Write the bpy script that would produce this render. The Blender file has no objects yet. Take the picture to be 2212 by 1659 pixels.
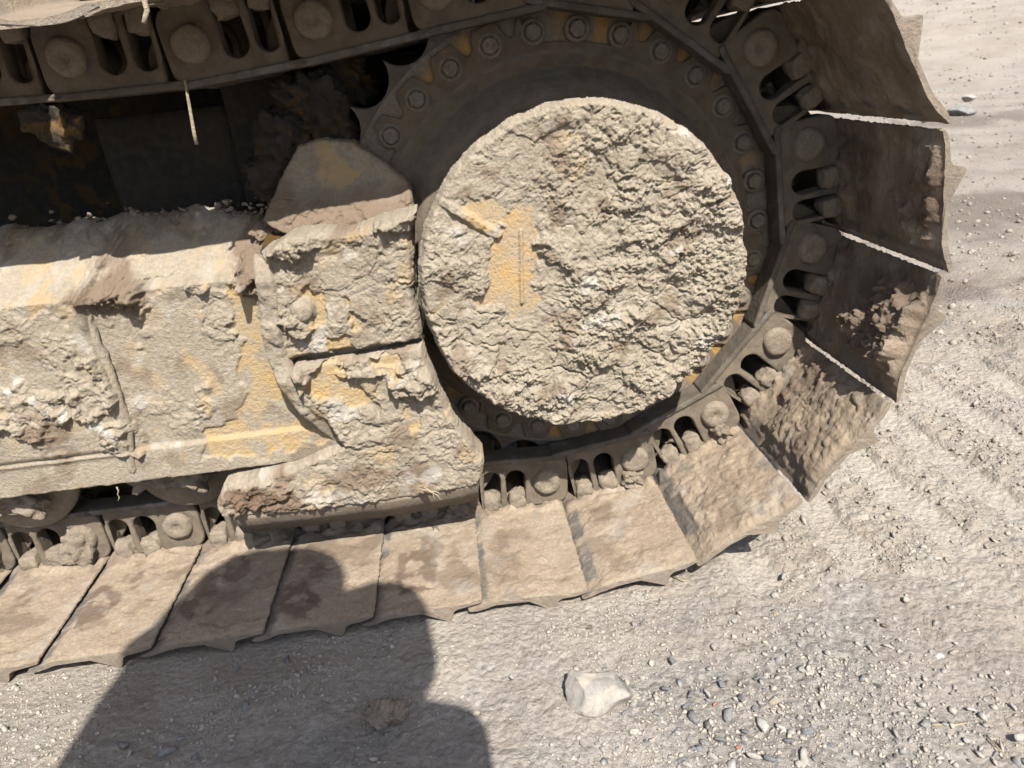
import bpy, bmesh, math, random
import numpy as np
from mathutils import Vector, Matrix, Euler

random.seed(7)
RNG = np.random.default_rng(11)
S = bpy.context.scene
COL = S.collection
PI = math.pi

# ------------------------------------------------------------------ camera, sky, sun, exposure
# Lengths below are in track pitches (one chain link = 0.19 m); W() turns them into metres.
# x runs along the track to the right, y away from the camera, z up; the ground lies at z = -0.47.
PITCH = 0.19
ORG = np.array([5.532, 0.0, -0.47])
CAMP = np.array([4.4853, -6.6120, 4.1370])
CAMR = (1.1482, 0.0899, -0.0976)
FPX, IW, IH = 1518.4, 2212.0, 1659.0
SUN_DIR = np.array([-0.1138, 0.6022, -0.7902])      # the way the light travels
SUN_DIR = SUN_DIR / np.linalg.norm(SUN_DIR)


def W(v):
    return (np.asarray(v, float) - ORG) * PITCH


cam = bpy.data.cameras.new("camera")
camo = bpy.data.objects.new("camera", cam)
COL.objects.link(camo)
camo.location = W(CAMP)
camo.rotation_euler = CAMR
cam.sensor_fit = 'HORIZONTAL'
cam.sensor_width = 36.0
cam.lens = 36.0 * FPX / IW
cam.clip_start = 0.02
cam.clip_end = 2000.0
cam.dof.use_dof = True
cam.dof.focus_distance = 1.2
cam.dof.aperture_fstop = 9.0
S.camera = camo

world = bpy.data.worlds.new("World")
S.world = world
world.use_nodes = True
wn = world.node_tree.nodes
sky = wn.new('ShaderNodeTexSky')
sky.sky_type = 'NISHITA'
sky.sun_disc = False
sky.sun_elevation = math.asin(-SUN_DIR[2])
sky.sun_rotation = math.atan2(-SUN_DIR[0], -SUN_DIR[1])
sky.air_density = 1.0
sky.dust_density = 2.0
world.node_tree.links.new(sky.outputs[0], wn['Background'].inputs[0])
wn['Background'].inputs[1].default_value = 0.10

sun = bpy.data.lights.new("sun", 'SUN')
sun.energy = 5.0
sun.angle = math.radians(0.53)
sun.color = (1.0, 0.955, 0.89)
suno = bpy.data.objects.new("sun", sun)
COL.objects.link(suno)
suno.location = (0, -6, 8)
suno.rotation_euler = Vector(SUN_DIR).to_track_quat('-Z', 'Y').to_euler()

S.view_settings.view_transform = 'Standard'
S.view_settings.look = 'None'
S.view_settings.gamma = 1.0
S.view_settings.use_curve_mapping = False
S.view_settings.exposure = 1.55
S.cycles.max_bounces = 4
S.cycles.use_adaptive_sampling = True
S.cycles.adaptive_threshold = 0.015
S.cycles.use_denoising = True

_R = np.array(Euler(CAMR, 'XYZ').to_matrix())


def at(u, v, y):
    """survey helper: the point of the vertical plane y seen at photograph position (u, v)"""
    r = _R @ np.array([(u - IW / 2) / FPX, -(v - IH / 2) / FPX, -1.0])
    return CAMP + r * (y - CAMP[1]) / r[1]


def atz(u, v, z=-0.47):
    r = _R @ np.array([(u - IW / 2) / FPX, -(v - IH / 2) / FPX, -1.0])
    return CAMP + r * (z - CAMP[2]) / r[2]


def pxz(pts, y):
    return [tuple(at(u, v, y)[[0, 2]]) for u, v in pts]


# ------------------------------------------------------------------ numpy noise
_G = np.array([[1, 1, 0], [-1, 1, 0], [1, -1, 0], [-1, -1, 0], [1, 0, 1], [-1, 0, 1], [1, 0, -1], [-1, 0, -1],
               [0, 1, 1], [0, -1, 1], [0, 1, -1], [0, -1, -1], [1, 1, 0], [-1, 1, 0], [0, -1, 1], [0, -1, -1]], float)


def _hash(ix, iy, iz, seed):
    h = (ix * 374761393 + iy * 668265263 + iz * 2147483647 + seed * 974711) & 0xffffffff
    h = ((h ^ (h >> 13)) * 1274126177) & 0xffffffff
    h = ((h ^ (h >> 16)) * 2246822519) & 0xffffffff
    return h ^ (h >> 15)


_PERM = np.random.default_rng(99).permutation(256).astype(np.uint8)
_PERM = np.concatenate([_PERM] * 3)
_G2 = np.array([[math.cos(a), math.sin(a)] for a in np.linspace(0, 2 * PI, 16, endpoint=False)], np.float32) * 1.25
_G3 = _G.astype(np.float32)


def perlin(p, seed=0):
    flat = len(p) > 1 and p[0, 2] == p[-1, 2] and (p[:, 2] == p[0, 2]).all()
    p = p.astype(np.float32)
    if flat:
        seed = seed + int(abs(float(p[0, 2])) * 31) % 97
    f = np.floor(p)
    d = p - f
    i = f.astype(np.int32)
    ix, iy, iz = (i[:, 0] + seed * 13) & 255, (i[:, 1] + seed * 7) & 255, i[:, 2] & 255
    dx, dy = d[:, 0], d[:, 1]
    wx, wy = dx * dx * dx * (dx * (dx * 6 - 15) + 10), dy * dy * dy * (dy * (dy * 6 - 15) + 10)
    px0, px1 = _PERM[ix].astype(np.int32), _PERM[(ix + 1)].astype(np.int32)
    iy = iy + (seed % 29)
    h00, h10, h01, h11 = _PERM[px0 + iy], _PERM[px1 + iy], _PERM[px0 + iy + 1], _PERM[px1 + iy + 1]
    if flat:
        g = _G2
        a = g[h00 & 15]
        b = g[h10 & 15]
        c = g[h01 & 15]
        e = g[h11 & 15]
        n00 = a[:, 0] * dx + a[:, 1] * dy
        n10 = b[:, 0] * (dx - 1) + b[:, 1] * dy
        n01 = c[:, 0] * dx + c[:, 1] * (dy - 1)
        n11 = e[:, 0] * (dx - 1) + e[:, 1] * (dy - 1)
        n0 = n00 + wx * (n10 - n00)
        n1 = n01 + wx * (n11 - n01)
        return n0 + wy * (n1 - n0)
    dz = d[:, 2]
    wz = dz * dz * dz * (dz * (dz * 6 - 15) + 10)
    out = []
    for c in (0, 1):
        q = []
        for (hh, a, b) in ((h00, 0, 0), (h10, 1, 0), (h01, 0, 1), (h11, 1, 1)):
            g = _G3[_PERM[hh.astype(np.int32) + iz + c] & 15]
            q.append(g[:, 0] * (dx - a) + g[:, 1] * (dy - b) + g[:, 2] * (dz - c))
        n0 = q[0] + wx * (q[1] - q[0])
        n1 = q[2] + wx * (q[3] - q[2])
        out.append(n0 + wy * (n1 - n0))
    return out[0] + wz * (out[1] - out[0])


def fbm(p, octaves=4, seed=0, gain=0.5, lac=2.03):
    s, a = 0, 1.0
    for o in range(octaves):
        s = s + a * perlin(p, seed + o * 17)
        p = p * lac + 3.7
        a *= gain
    return s


def billow(p, octaves=4, seed=0, gain=0.5):
    s, a = 0, 1.0
    for o in range(octaves):
        s = s + a * np.abs(perlin(p, seed + o * 17))
        p = p * 2.07 + 1.3
        a *= gain
    return s


def worley2(x, y, seed=0, jitter=0.9):
    """F1, F2 and a random number of the nearest cell, in two dimensions"""
    ix, iy = np.floor(x).astype(np.int64), np.floor(y).astype(np.int64)
    f1 = np.full(x.shape, 9.0)
    f2 = np.full(x.shape, 9.0)
    rid = np.zeros(x.shape)
    for a in (-1, 0, 1):
        for b in (-1, 0, 1):
            h = _hash(ix + a, iy + b, ix * 0, seed)
            cx = ix + a + 0.5 + jitter * ((h & 1023) / 1023.0 - 0.5)
            cy = iy + b + 0.5 + jitter * (((h >> 10) & 1023) / 1023.0 - 0.5)
            d = np.hypot(x - cx, y - cy)
            m = d < f1
            f2 = np.where(m, f1, np.minimum(f2, d))
            rid = np.where(m, ((h >> 20) & 1023) / 1023.0, rid)
            f1 = np.where(m, d, f1)
    return f1, f2, rid


def sstep(a, b, x):
    t = np.clip((x - a) / (b - a), 0, 1)
    return t * t * (3 - 2 * t)


def crust(a, b, seed=0, rough=1.0, lump=1.0, flake=1.0):
    """relief of a dried mud crust over the plane coordinates a, b (pitches); roughly 0 .. 0.16"""
    n = len(a)
    P = np.stack([a, b, np.full(n, seed * 1.37)], 1)
    wa = a + 0.06 * fbm(P * 5, 3, seed + 1)
    wb = b + 0.06 * fbm(P * 5 + 9.1, 3, seed + 2)
    big = fbm(P * 1.1, 3, seed + 3)
    m1 = sstep(-0.25, 0.35, fbm(P * 2.1, 3, seed + 4))
    h = 0.03 * (big + 0.6)
    m2 = sstep(-0.30, 0.25, fbm(P * 1.7 + 14, 3, seed + 13))
    rough = rough * (0.40 + 0.80 * m2)
    lump = lump * (0.40 + 0.75 * m2)
    f1, f2, r = worley2(wa * 2.7 + 0.2 * big, wb * 3.1, seed + 14)
    h = h + 0.030 * sstep(0.55, 0.9, r) * np.sqrt(np.clip(1 - f1 * f1 * 2.2, 0, 1))
    h = h - 0.022 * sstep(0.06, 0.0, f2 - f1 + 0.04 * big) * sstep(0.7, 0.3, m2)
    f1, f2, r = worley2(wa * 5.5, wb * 6.5, seed)
    h = h + lump * 0.028 * m1 * (0.4 + 0.6 * r) * np.sqrt(np.clip(1 - f1 * f1, 0, 1))
    f1, f2, r = worley2(wa * 12 + 3, wb * 15, seed + 5)
    h = h + lump * 0.028 * (0.35 + 0.65 * m1) * r * np.sqrt(np.clip(1 - f1 * f1 * 1.1, 0, 1))
    f1, f2, r = worley2(wa * 27 + 7, wb * 31, seed + 6)
    h = h + rough * 0.024 * r * np.sqrt(np.clip(1 - f1 * f1 * 1.2, 0, 1))
    f1, f2, r = worley2(wa * 47 + 5, wb * 55, seed + 12)
    h = h + rough * 0.017 * r * np.sqrt(np.clip(1 - f1 * f1 * 1.2, 0, 1))
    # broken edges of flaked-off layers
    Q = np.stack([wa, wb * 1.5, np.full(n, seed * 0.7)], 1)
    t = fbm(Q * 2.6, 5, seed + 7)
    h = h + flake * 0.022 * sstep(0.0, 0.05, t) + flake * 0.014 * sstep(0.30, 0.34, t)
    h = h + rough * 0.018 * fbm(P * 15, 4, seed + 8) + rough * 0.016 * billow(P * 38, 2, seed + 9)
    return h


def poly_sd(x, z, poly):
    """signed distance to a polygon, negative inside"""
    P = np.asarray(poly, float)
    d = np.full(x.shape, 1e9)
    inside = np.zeros(x.shape, bool)
    for i in range(len(P)):
        a, b = P[i], P[(i + 1) % len(P)]
        e = b - a
        t = np.clip(((x - a[0]) * e[0] + (z - a[1]) * e[1]) / (e @ e), 0, 1)
        d = np.minimum(d, np.hypot(x - a[0] - e[0] * t, z - a[1] - e[1] * t))
        if a[1] != b[1]:
            c = ((a[1] > z) != (b[1] > z)) & (x < (b[0] - a[0]) * (z - a[1]) / (b[1] - a[1]) + a[0])
            inside ^= c
    return np.where(inside, -d, d)


# ------------------------------------------------------------------ mesh helpers
def mesh_np(name, V, F, attrs=None, smooth=False):
    """V (n,3) metres, F list of arrays each (m,k)"""
    me = bpy.data.meshes.new(name)
    F = [np.asarray(f, np.int64) for f in (F if isinstance(F, list) else [F]) if len(f)]
    nl = sum(f.size for f in F)
    npol = sum(len(f) for f in F)
    me.vertices.add(len(V))
    me.vertices.foreach_set('co', np.asarray(V, np.float32).ravel())
    me.loops.add(nl)
    me.loops.foreach_set('vertex_index', np.concatenate([f.ravel() for f in F]).astype(np.int32))
    me.polygons.add(npol)
    tot = np.concatenate([np.full(len(f), f.shape[1]) for f in F]).astype(np.int32)
    me.polygons.foreach_set('loop_start', (np.cumsum(tot) - tot).astype(np.int32))
    me.polygons.foreach_set('loop_total', tot)
    if smooth:
        me.polygons.foreach_set('use_smooth', np.ones(npol, bool))
    me.update(calc_edges=True)
    for k, v in (attrs or {}).items():
        at_ = me.attributes.new(k, 'FLOAT', 'POINT')
        at_.data.foreach_set('value', np.asarray(v, np.float32))
    me.validate()
    return me


def link(name, me, mat=None, parent=None, loc=None, rot=None, label=None):
    o = bpy.data.objects.new(name, me)
    COL.objects.link(o)
    if mat is not None and me is not None and not me.materials:
        me.materials.append(mat)
    if parent is not None:
        o.parent = parent
    if loc is not None:
        o.location = loc
    if rot is not None:
        o.rotation_euler = rot
    if label:
        o['label'] = label
    return o


def empty(name, loc, label, cat, group=None):
    o = bpy.data.objects.new(name, None)
    COL.objects.link(o)
    o.location = loc
    o['label'], o['category'] = label, cat
    if group:
        o['group'] = group
    o.empty_display_size = 0.1
    return o


def tag(o, label, cat, group=None, kind=None):
    if label:
        o['label'] = label
    if cat:
        o['category'] = cat
    if group:
        o['group'] = group
    if kind:
        o['kind'] = kind
    return o


def slab(name, sdf, bounds, cell, front, depth, mat, parent, smooth=False, attrs=None):
    """a plate seen from -y: a grid over x, z kept where sdf < 0; front(x, z, sd) gives y and attributes"""
    x0, x1, z0, z1 = bounds
    nx, nz = int((x1 - x0) / cell) + 1, int((z1 - z0) / cell) + 1
    X, Z = np.meshgrid(np.linspace(x0, x1, nx), np.linspace(z0, z1, nz), indexing='ij')
    X, Z = X.ravel(), Z.ravel()
    sd = sdf(X, Z)
    y, at_ = front(X, Z, sd)
    keepv = (sd < 0).reshape(nx, nz)
    kc = keepv[:-1, :-1] & keepv[1:, :-1] & keepv[1:, 1:] & keepv[:-1, 1:]
    idx = np.arange(nx * nz).reshape(nx, nz)
    a, b, c, d = idx[:-1, :-1], idx[1:, :-1], idx[1:, 1:], idx[:-1, 1:]
    q = np.stack([a, b, c, d], -1)[kc]
    pad = np.zeros((nx + 1, nz + 1), bool)
    pad[1:-1, 1:-1] = kc
    back = nx * nz
    walls = []
    for (si, sj, e0, e1) in ((0, -1, a, b), (1, 0, b, c), (0, 1, c, d), (-1, 0, d, a)):
        nb = pad[1 + si:nx + si, 1 + sj:nz + sj]
        m = kc & ~nb
        if m.any():
            walls.append(np.stack([e1[m], e0[m], e0[m] + back, e1[m] + back], -1))
    yb = np.asarray(depth(X, Z)) if callable(depth) else np.full(X.shape, depth)
    V = np.concatenate([np.stack([X, y, Z], 1), np.stack([X, np.maximum(yb, y + 0.01), Z], 1)])
    F = np.concatenate([q] + walls)
    used, inv = np.unique(F, return_inverse=True)
    V = V[used]
    A = {}
    for k, v in at_.items():
        A[k] = np.concatenate([v, v])[used]
    me = mesh_np(name, W(V), inv.reshape(F.shape), A, smooth)
    o = link(name, me, mat, parent)
    if parent is not None:
        o.location = -Vector(parent.location)
    return o


def curve_plate(name, outer, holes, half, bevel=0.012, res=2):
    """an extruded outline with holes and rounded edges; outline in the local x, z plane, pitches"""
    cu = bpy.data.curves.new(name, 'CURVE')
    cu.dimensions = '2D'
    cu.fill_mode = 'BOTH'
    cu.extrude = (half - bevel) * PITCH
    cu.bevel_depth = bevel * PITCH
    cu.bevel_resolution = res
    cu.offset = -bevel * PITCH
    for pts in [outer] + holes:
        sp = cu.splines.new('POLY')
        sp.points.add(len(pts) - 1)
        for p_, (a, b) in zip(sp.points, pts):
            p_.co = (a * PITCH, b * PITCH, 0, 1)
        sp.use_cyclic_u = True
    ob = bpy.data.objects.new(name, cu)
    COL.objects.link(ob)
    dg = bpy.context.evaluated_depsgraph_get()
    me = bpy.data.meshes.new_from_object(ob.evaluated_get(dg))
    bpy.data.objects.remove(ob)
    bpy.data.curves.remove(cu)
    me.transform(Matrix.Rotation(PI / 2, 4, 'X'))      # (x, y) -> (x, z), thickness along y
    me.name = name
    return me


def rpoly(pts, rads, n=5):
    """polygon with rounded corners"""
    out = []
    m = len(pts)
    for i in range(m):
        p = np.array(pts[i], float)
        r = rads[i] if isinstance(rads, (list, tuple)) else rads
        a, b = np.array(pts[i - 1], float) - p, np.array(pts[(i + 1) % m], float) - p
        la, lb = np.linalg.norm(a), np.linalg.norm(b)
        a, b = a / la, b / lb
        t = min(r, la * .49, lb * .49)
        if t < 1e-4:
            out.append(tuple(p))
            continue
        for k in range(n + 1):
            s = k / n
            out.append(tuple((1 - s) ** 2 * (p + a * t) + 2 * s * (1 - s) * p + s * s * (p + b * t)))
    return out


def circle(cx, cz, r, n=24, a0=0.0):
    return [(cx + r * math.cos(a0 + 2 * PI * i / n), cz + r * math.sin(a0 + 2 * PI * i / n)) for i in range(n)]


def lathe(name, prof, n=64, jitter=0.0, seed=0, smooth=True, close=False):
    """profile of (radius, y) about the local y axis, pitches; returns a mesh in metres"""
    prof = np.asarray(prof, float)
    m = len(prof)
    th = np.linspace(0, 2 * PI, n, endpoint=False)
    r = prof[:, 0][:, None] * np.ones(n)
    y = prof[:, 1][:, None] * np.ones(n)
    if jitter:
        P = np.stack([(r * np.cos(th)).ravel(), y.ravel(), (r * np.sin(th)).ravel()], 1)
        d = jitter * fbm(P * 7, 4, seed)
        r = r + d.reshape(r.shape) * (r > 1e-4)
        y = y - 0.6 * (jitter * fbm(P * 9 + 4, 4, seed + 3)).reshape(r.shape)
    V = np.stack([r * np.cos(th), y, r * np.sin(th)], -1).reshape(-1, 3) * PITCH
    idx = np.arange(m * n).reshape(m, n)
    nx = np.roll(idx, -1, 1)
    F = np.stack([idx[:-1], nx[:-1], nx[1:], idx[1:]], -1).reshape(-1, 4)
    me = mesh_np(name, V, F, None, smooth)
    return me


def box_lump(name, sx, sy, sz, seed=0, amp=0.02, cuts=5, rnd=0.3):
    """a worn block: cube grid pulled towards a rounded shape, with relief; pitches"""
    bm = bmesh.new()
    bmesh.ops.create_cube(bm, size=2.0)
    bmesh.ops.subdivide_edges(bm, edges=bm.edges[:], cuts=cuts, use_grid_fill=True)
    V = np.array([v.co[:] for v in bm.verts])
    n = V / np.linalg.norm(V, axis=1)[:, None]
    V = V * (1 - rnd) + n * 1.25 * rnd
    V = V * np.array([sx, sy, sz])
    V = V + n * (amp * fbm(V * 9 + seed * 3.1, 4, seed))[:, None]
    for v, c in zip(bm.verts, V * PITCH):
        v.co = c
    me = bpy.data.meshes.new(name)
    bm.to_mesh(me)
    bm.free()
    for p in me.polygons:
        p.use_smooth = True
    return me


def tube(name, pts, rad, sides=6, taper=1.0):
    """a thin tube through points (pitches); rad pitches"""
    pts = np.asarray(pts, float)
    m = len(pts)
    V, F = [], []
    for i in range(m):
        t = pts[min(i + 1, m - 1)] - pts[max(i - 1, 0)]
        t = t / np.linalg.norm(t)
        a = np.cross(t, [0.3, 0.9, 0.2])
        a /= np.linalg.norm(a)
        b = np.cross(t, a)
        r = rad * (1 + (taper - 1) * i / (m - 1))
        for k in range(sides):
            th = 2 * PI * k / sides
            V.append(pts[i] + r * (math.cos(th) * a + math.sin(th) * b))
    for i in range(m - 1):
        for k in range(sides):
            k2 = (k + 1) % sides
            F.append((i * sides + k, i * sides + k2, (i + 1) * sides + k2, (i + 1) * sides + k))
    caps = [tuple(range(sides))[::-1], tuple((m - 1) * sides + k for k in range(sides))]
    return np.array(V), np.array(F), np.array(caps)


def tube_mesh(name, pts, rad, sides=6, taper=1.0):
    V, F, c = tube(name, pts, rad, sides, taper)
    return mesh_np(name, W(V), [F, c], None, True)


# ------------------------------------------------------------------ materials
class NT:
    def __init__(s, name):
        s.m = bpy.data.materials.new(name)
        s.m.use_nodes = True
        s.t = s.m.node_tree
        s.b = s.t.nodes['Principled BSDF']
        s.b.inputs['Roughness'].default_value = 0.92
        s.b.inputs['Specular IOR Level'].default_value = 0.25
        tc = s.t.nodes.new('ShaderNodeTexCoord')
        oi = s.t.nodes.new('ShaderNodeObjectInfo')
        ad = s.t.nodes.new('ShaderNodeVectorMath')
        ad.operation = 'MULTIPLY_ADD'
        cb = s.t.nodes.new('ShaderNodeCombineXYZ')
        for k in range(3):
            s.t.links.new(oi.outputs['Random'], cb.inputs[k])
        s.t.links.new(cb.outputs[0], ad.inputs[0])
        ad.inputs[1].default_value = (7.0, 5.0, 3.0)
        s.t.links.new(tc.outputs['Object'], ad.inputs[2])
        s.co = ad.outputs[0]

    def noise(s, scale, detail=4, rough=0.55, dist=0.0, out=0):
        n = s.t.nodes.new('ShaderNodeTexNoise')
        n.inputs['Scale'].default_value = scale
        n.inputs['Detail'].default_value = detail
        n.inputs['Roughness'].default_value = rough
        n.inputs['Distortion'].default_value = dist
        s.t.links.new(s.co, n.inputs['Vector'])
        return n.outputs[out]

    def voro(s, scale, feature='F1', out='Distance'):
        n = s.t.nodes.new('ShaderNodeTexVoronoi')
        n.feature = feature
        n.inputs['Scale'].default_value = scale
        s.t.links.new(s.co, n.inputs['Vector'])
        return n.outputs[out]

    def attr(s, name):
        n = s.t.nodes.new('ShaderNodeAttribute')
        n.attribute_name = name
        return n.outputs['Fac']

    def ramp(s, v, a, b, lo=0.0, hi=1.0):
        n = s.t.nodes.new('ShaderNodeMapRange')
        n.interpolation_type = 'SMOOTHSTEP'
        s.t.links.new(v, n.inputs[0])
        for i, x in enumerate((a, b, lo, hi)):
            n.inputs[1 + i].default_value = x
        return n.outputs[0]

    def math(s, op, a, b=None):
        n = s.t.nodes.new('ShaderNodeMath')
        n.operation = op
        for i, v in enumerate((a, b)):
            if v is None:
                continue
            if isinstance(v, (int, float)):
                n.inputs[i].default_value = v
            else:
                s.t.links.new(v, n.inputs[i])
        return n.outputs[0]

    def mix(s, fac, a, b, mode='MIX'):
        n = s.t.nodes.new('ShaderNodeMix')
        n.data_type = 'RGBA'
        n.blend_type = mode
        if isinstance(fac, (int, float)):
            n.inputs[0].default_value = fac
        else:
            s.t.links.new(fac, n.inputs[0])
        for i, v in ((6, a), (7, b)):
            if isinstance(v, tuple):
                n.inputs[i].default_value = (*v[:3], 1)
            else:
                s.t.links.new(v, n.inputs[i])
        return n.outputs[2]

    def bump(s, h, strength=0.5, dist=0.003):
        n = s.t.nodes.new('ShaderNodeBump')
        n.inputs['Strength'].default_value = strength
        n.inputs['Distance'].default_value = dist
        s.t.links.new(h, n.inputs['Height'])
        s.t.links.new(n.outputs[0], s.b.inputs['Normal'])

    def color(s, c, k=0.6):
        s.t.links.new(s.mix(1.0, c, (k, k, k), 'MULTIPLY'), s.b.inputs['Base Color'])

    def value(s, sock, v):
        if isinstance(v, (int, float)):
            s.b.inputs[sock].default_value = v
        else:
            s.t.links.new(v, s.b.inputs[sock])


def mud_color(t, dry, dry2, damp, speck=0.5):
    c = t.mix(t.ramp(t.noise(9, 4, 0.65), 0.33, 0.68), dry, dry2)
    c = t.mix(t.ramp(t.noise(150, 3, 0.7), 0.30, 0.72), t.mix(0.45 * speck, c, (0.10, 0.075, 0.055)), t.mix(0.22 * speck, c, (0.72, 0.66, 0.57)))
    c = t.mix(t.attr('stain'), c, t.mix(t.noise(45, 2), damp, tuple(x * 1.4 for x in damp)))
    c = t.mix(t.attr('pale'), c, (0.60, 0.57, 0.51))
    return c


def mat_mud(name, dry=(0.455, 0.391, 0.293), dry2=(0.385, 0.324, 0.238), damp=(0.17, 0.115, 0.075), bare=None, bare2=None, bare_rough=0.55, bare_metal=0.0, bump=0.8, dust=0.75, k=0.5):
    t = NT(name)
    c = mud_color(t, dry, dry2, damp)
    if bare:
        p = t.mix(t.ramp(t.noise(14, 4, 0.65), 0.4, 0.62), bare, bare2 or bare)
        nd = t.noise(34, 5, 0.72)
        p = t.mix(t.ramp(nd, 0.30, 0.72, dust * 0.25, dust), p, dry)          # dust film
        p = t.mix(t.ramp(nd, 0.28, 0.22, 0, 0.7), p, (0.13, 0.075, 0.045))   # scratches to rust
        f = t.attr('bare')
        c = t.mix(f, c, p)
        t.value('Roughness', t.ramp(f, 0, 1, 0.93, bare_rough))
        t.value('Metallic', t.ramp(f, 0, 1, 0.0, bare_metal))
    t.color(c, k)
    t.bump(t.noise(170, 4, 0.8), bump, 0.007)
    return t.m


def mat_steel(name, base=(0.16, 0.15, 0.14), dusty=(0.34, 0.275, 0.205), amount=0.6, rough=0.5, metal=0.5, patch=None, scale=14, k=0.33):
    t = NT(name)
    w = t.noise(scale, 6, 0.65)
    m = t.ramp(w, 0.62 - amount * 0.45, 0.80 - amount * 0.45)
    c = t.mix(t.ramp(t.noise(60, 3, 0.7), 0.35, 0.7), base, tuple(x * 1.7 for x in base))
    if patch:
        c = t.mix(t.ramp(t.noise(20, 6, 0.6), 0.5, 0.6), c, patch)
    d = t.mix(t.ramp(t.noise(35, 3, 0.65), 0.35, 0.7), dusty, tuple(x * 0.7 for x in dusty))
    c = t.mix(m, c, d)
    t.color(c, k)
    t.value('Roughness', t.ramp(m, 0, 1, rough, 0.93))
    t.value('Metallic', t.ramp(m, 0, 1, metal, 0.0))
    t.bump(t.noise(60, 5, 0.72), 0.7, 0.005)
    return t.m


M = {}
M['crust'] = mat_mud('dried_mud_crust', bare=(0.60, 0.36, 0.095), bare2=(0.55, 0.36, 0.15), dust=0.6)
M['frame'] = mat_mud('muddy_yellow_frame', dry=(0.445, 0.376, 0.28), dry2=(0.372, 0.311, 0.229), bare=(0.58, 0.37, 0.115), bare2=(0.52, 0.37, 0.17), dust=0.72)
M['shoe'] = mat_mud('muddy_shoe', dry=(0.46, 0.365, 0.26), dry2=(0.40, 0.305, 0.21), damp=(0.17, 0.122, 0.085), bare=(0.15, 0.155, 0.16), bare2=(0.27, 0.26, 0.24), bare_rough=0.5, bare_metal=0.35, bump=0.6, dust=0.5, k=0.43)
M['clod'] = mat_mud('brown_mud', dry=(0.36, 0.285, 0.215), dry2=(0.28, 0.215, 0.16))
M['link'] = mat_steel('dusty_link_steel', base=(0.17, 0.15, 0.125), dusty=(0.38, 0.305, 0.22), amount=0.75, rough=0.6, metal=0.1, k=0.27)
M['rail'] = mat_steel('worn_rail_steel', base=(0.27, 0.26, 0.25), dusty=(0.24, 0.20, 0.155), amount=0.65, rough=0.55, metal=0.4, scale=11, k=0.33)
M['nut'] = mat_mud('muddy_nut', dry=(0.44, 0.36, 0.265), dry2=(0.36, 0.29, 0.21), k=0.42)
M['sprocket'] = mat_steel('dusty_sprocket', base=(0.15, 0.125, 0.10), dusty=(0.28, 0.215, 0.145), amount=0.7, rough=0.6, metal=0.25)
M['tooth'] = mat_steel('sprocket_ring', base=(0.17, 0.155, 0.14), dusty=(0.25, 0.205, 0.155), amount=0.5, rough=0.5, metal=0.35)
M['paintring'] = mat_steel('dusty_yellow_paint', base=(0.42, 0.24, 0.05), dusty=(0.24, 0.19, 0.14), amount=0.42, rough=0.6, metal=0.0)
M['ringface'] = mat_mud('dusty_ring_face', dry=(0.25, 0.205, 0.155), dry2=(0.19, 0.155, 0.115), bare=(0.50, 0.28, 0.06), bare2=(0.40, 0.23, 0.06), bump=0.6, dust=0.35, k=0.52)
M['dish'] = mat_steel('dusty_hub', base=(0.17, 0.145, 0.115), dusty=(0.26, 0.21, 0.155), amount=0.75, rough=0.8, metal=0.0, k=0.38)
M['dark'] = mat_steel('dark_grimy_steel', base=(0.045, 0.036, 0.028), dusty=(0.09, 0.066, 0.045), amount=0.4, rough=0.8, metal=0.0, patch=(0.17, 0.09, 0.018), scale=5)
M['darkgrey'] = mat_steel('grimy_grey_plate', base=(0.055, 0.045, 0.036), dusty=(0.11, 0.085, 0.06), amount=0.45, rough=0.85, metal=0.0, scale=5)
M['straw'] = mat_mud('dry_straw', dry=(0.55, 0.46, 0.31), dry2=(0.46, 0.37, 0.24))

# ------------------------------------------------------------------ ground
PRINTS = [6.93, 7.95, 8.92, 9.83, 10.8, 11.8, 12.8, 13.8, 14.8, 15.8, 16.8]


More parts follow.
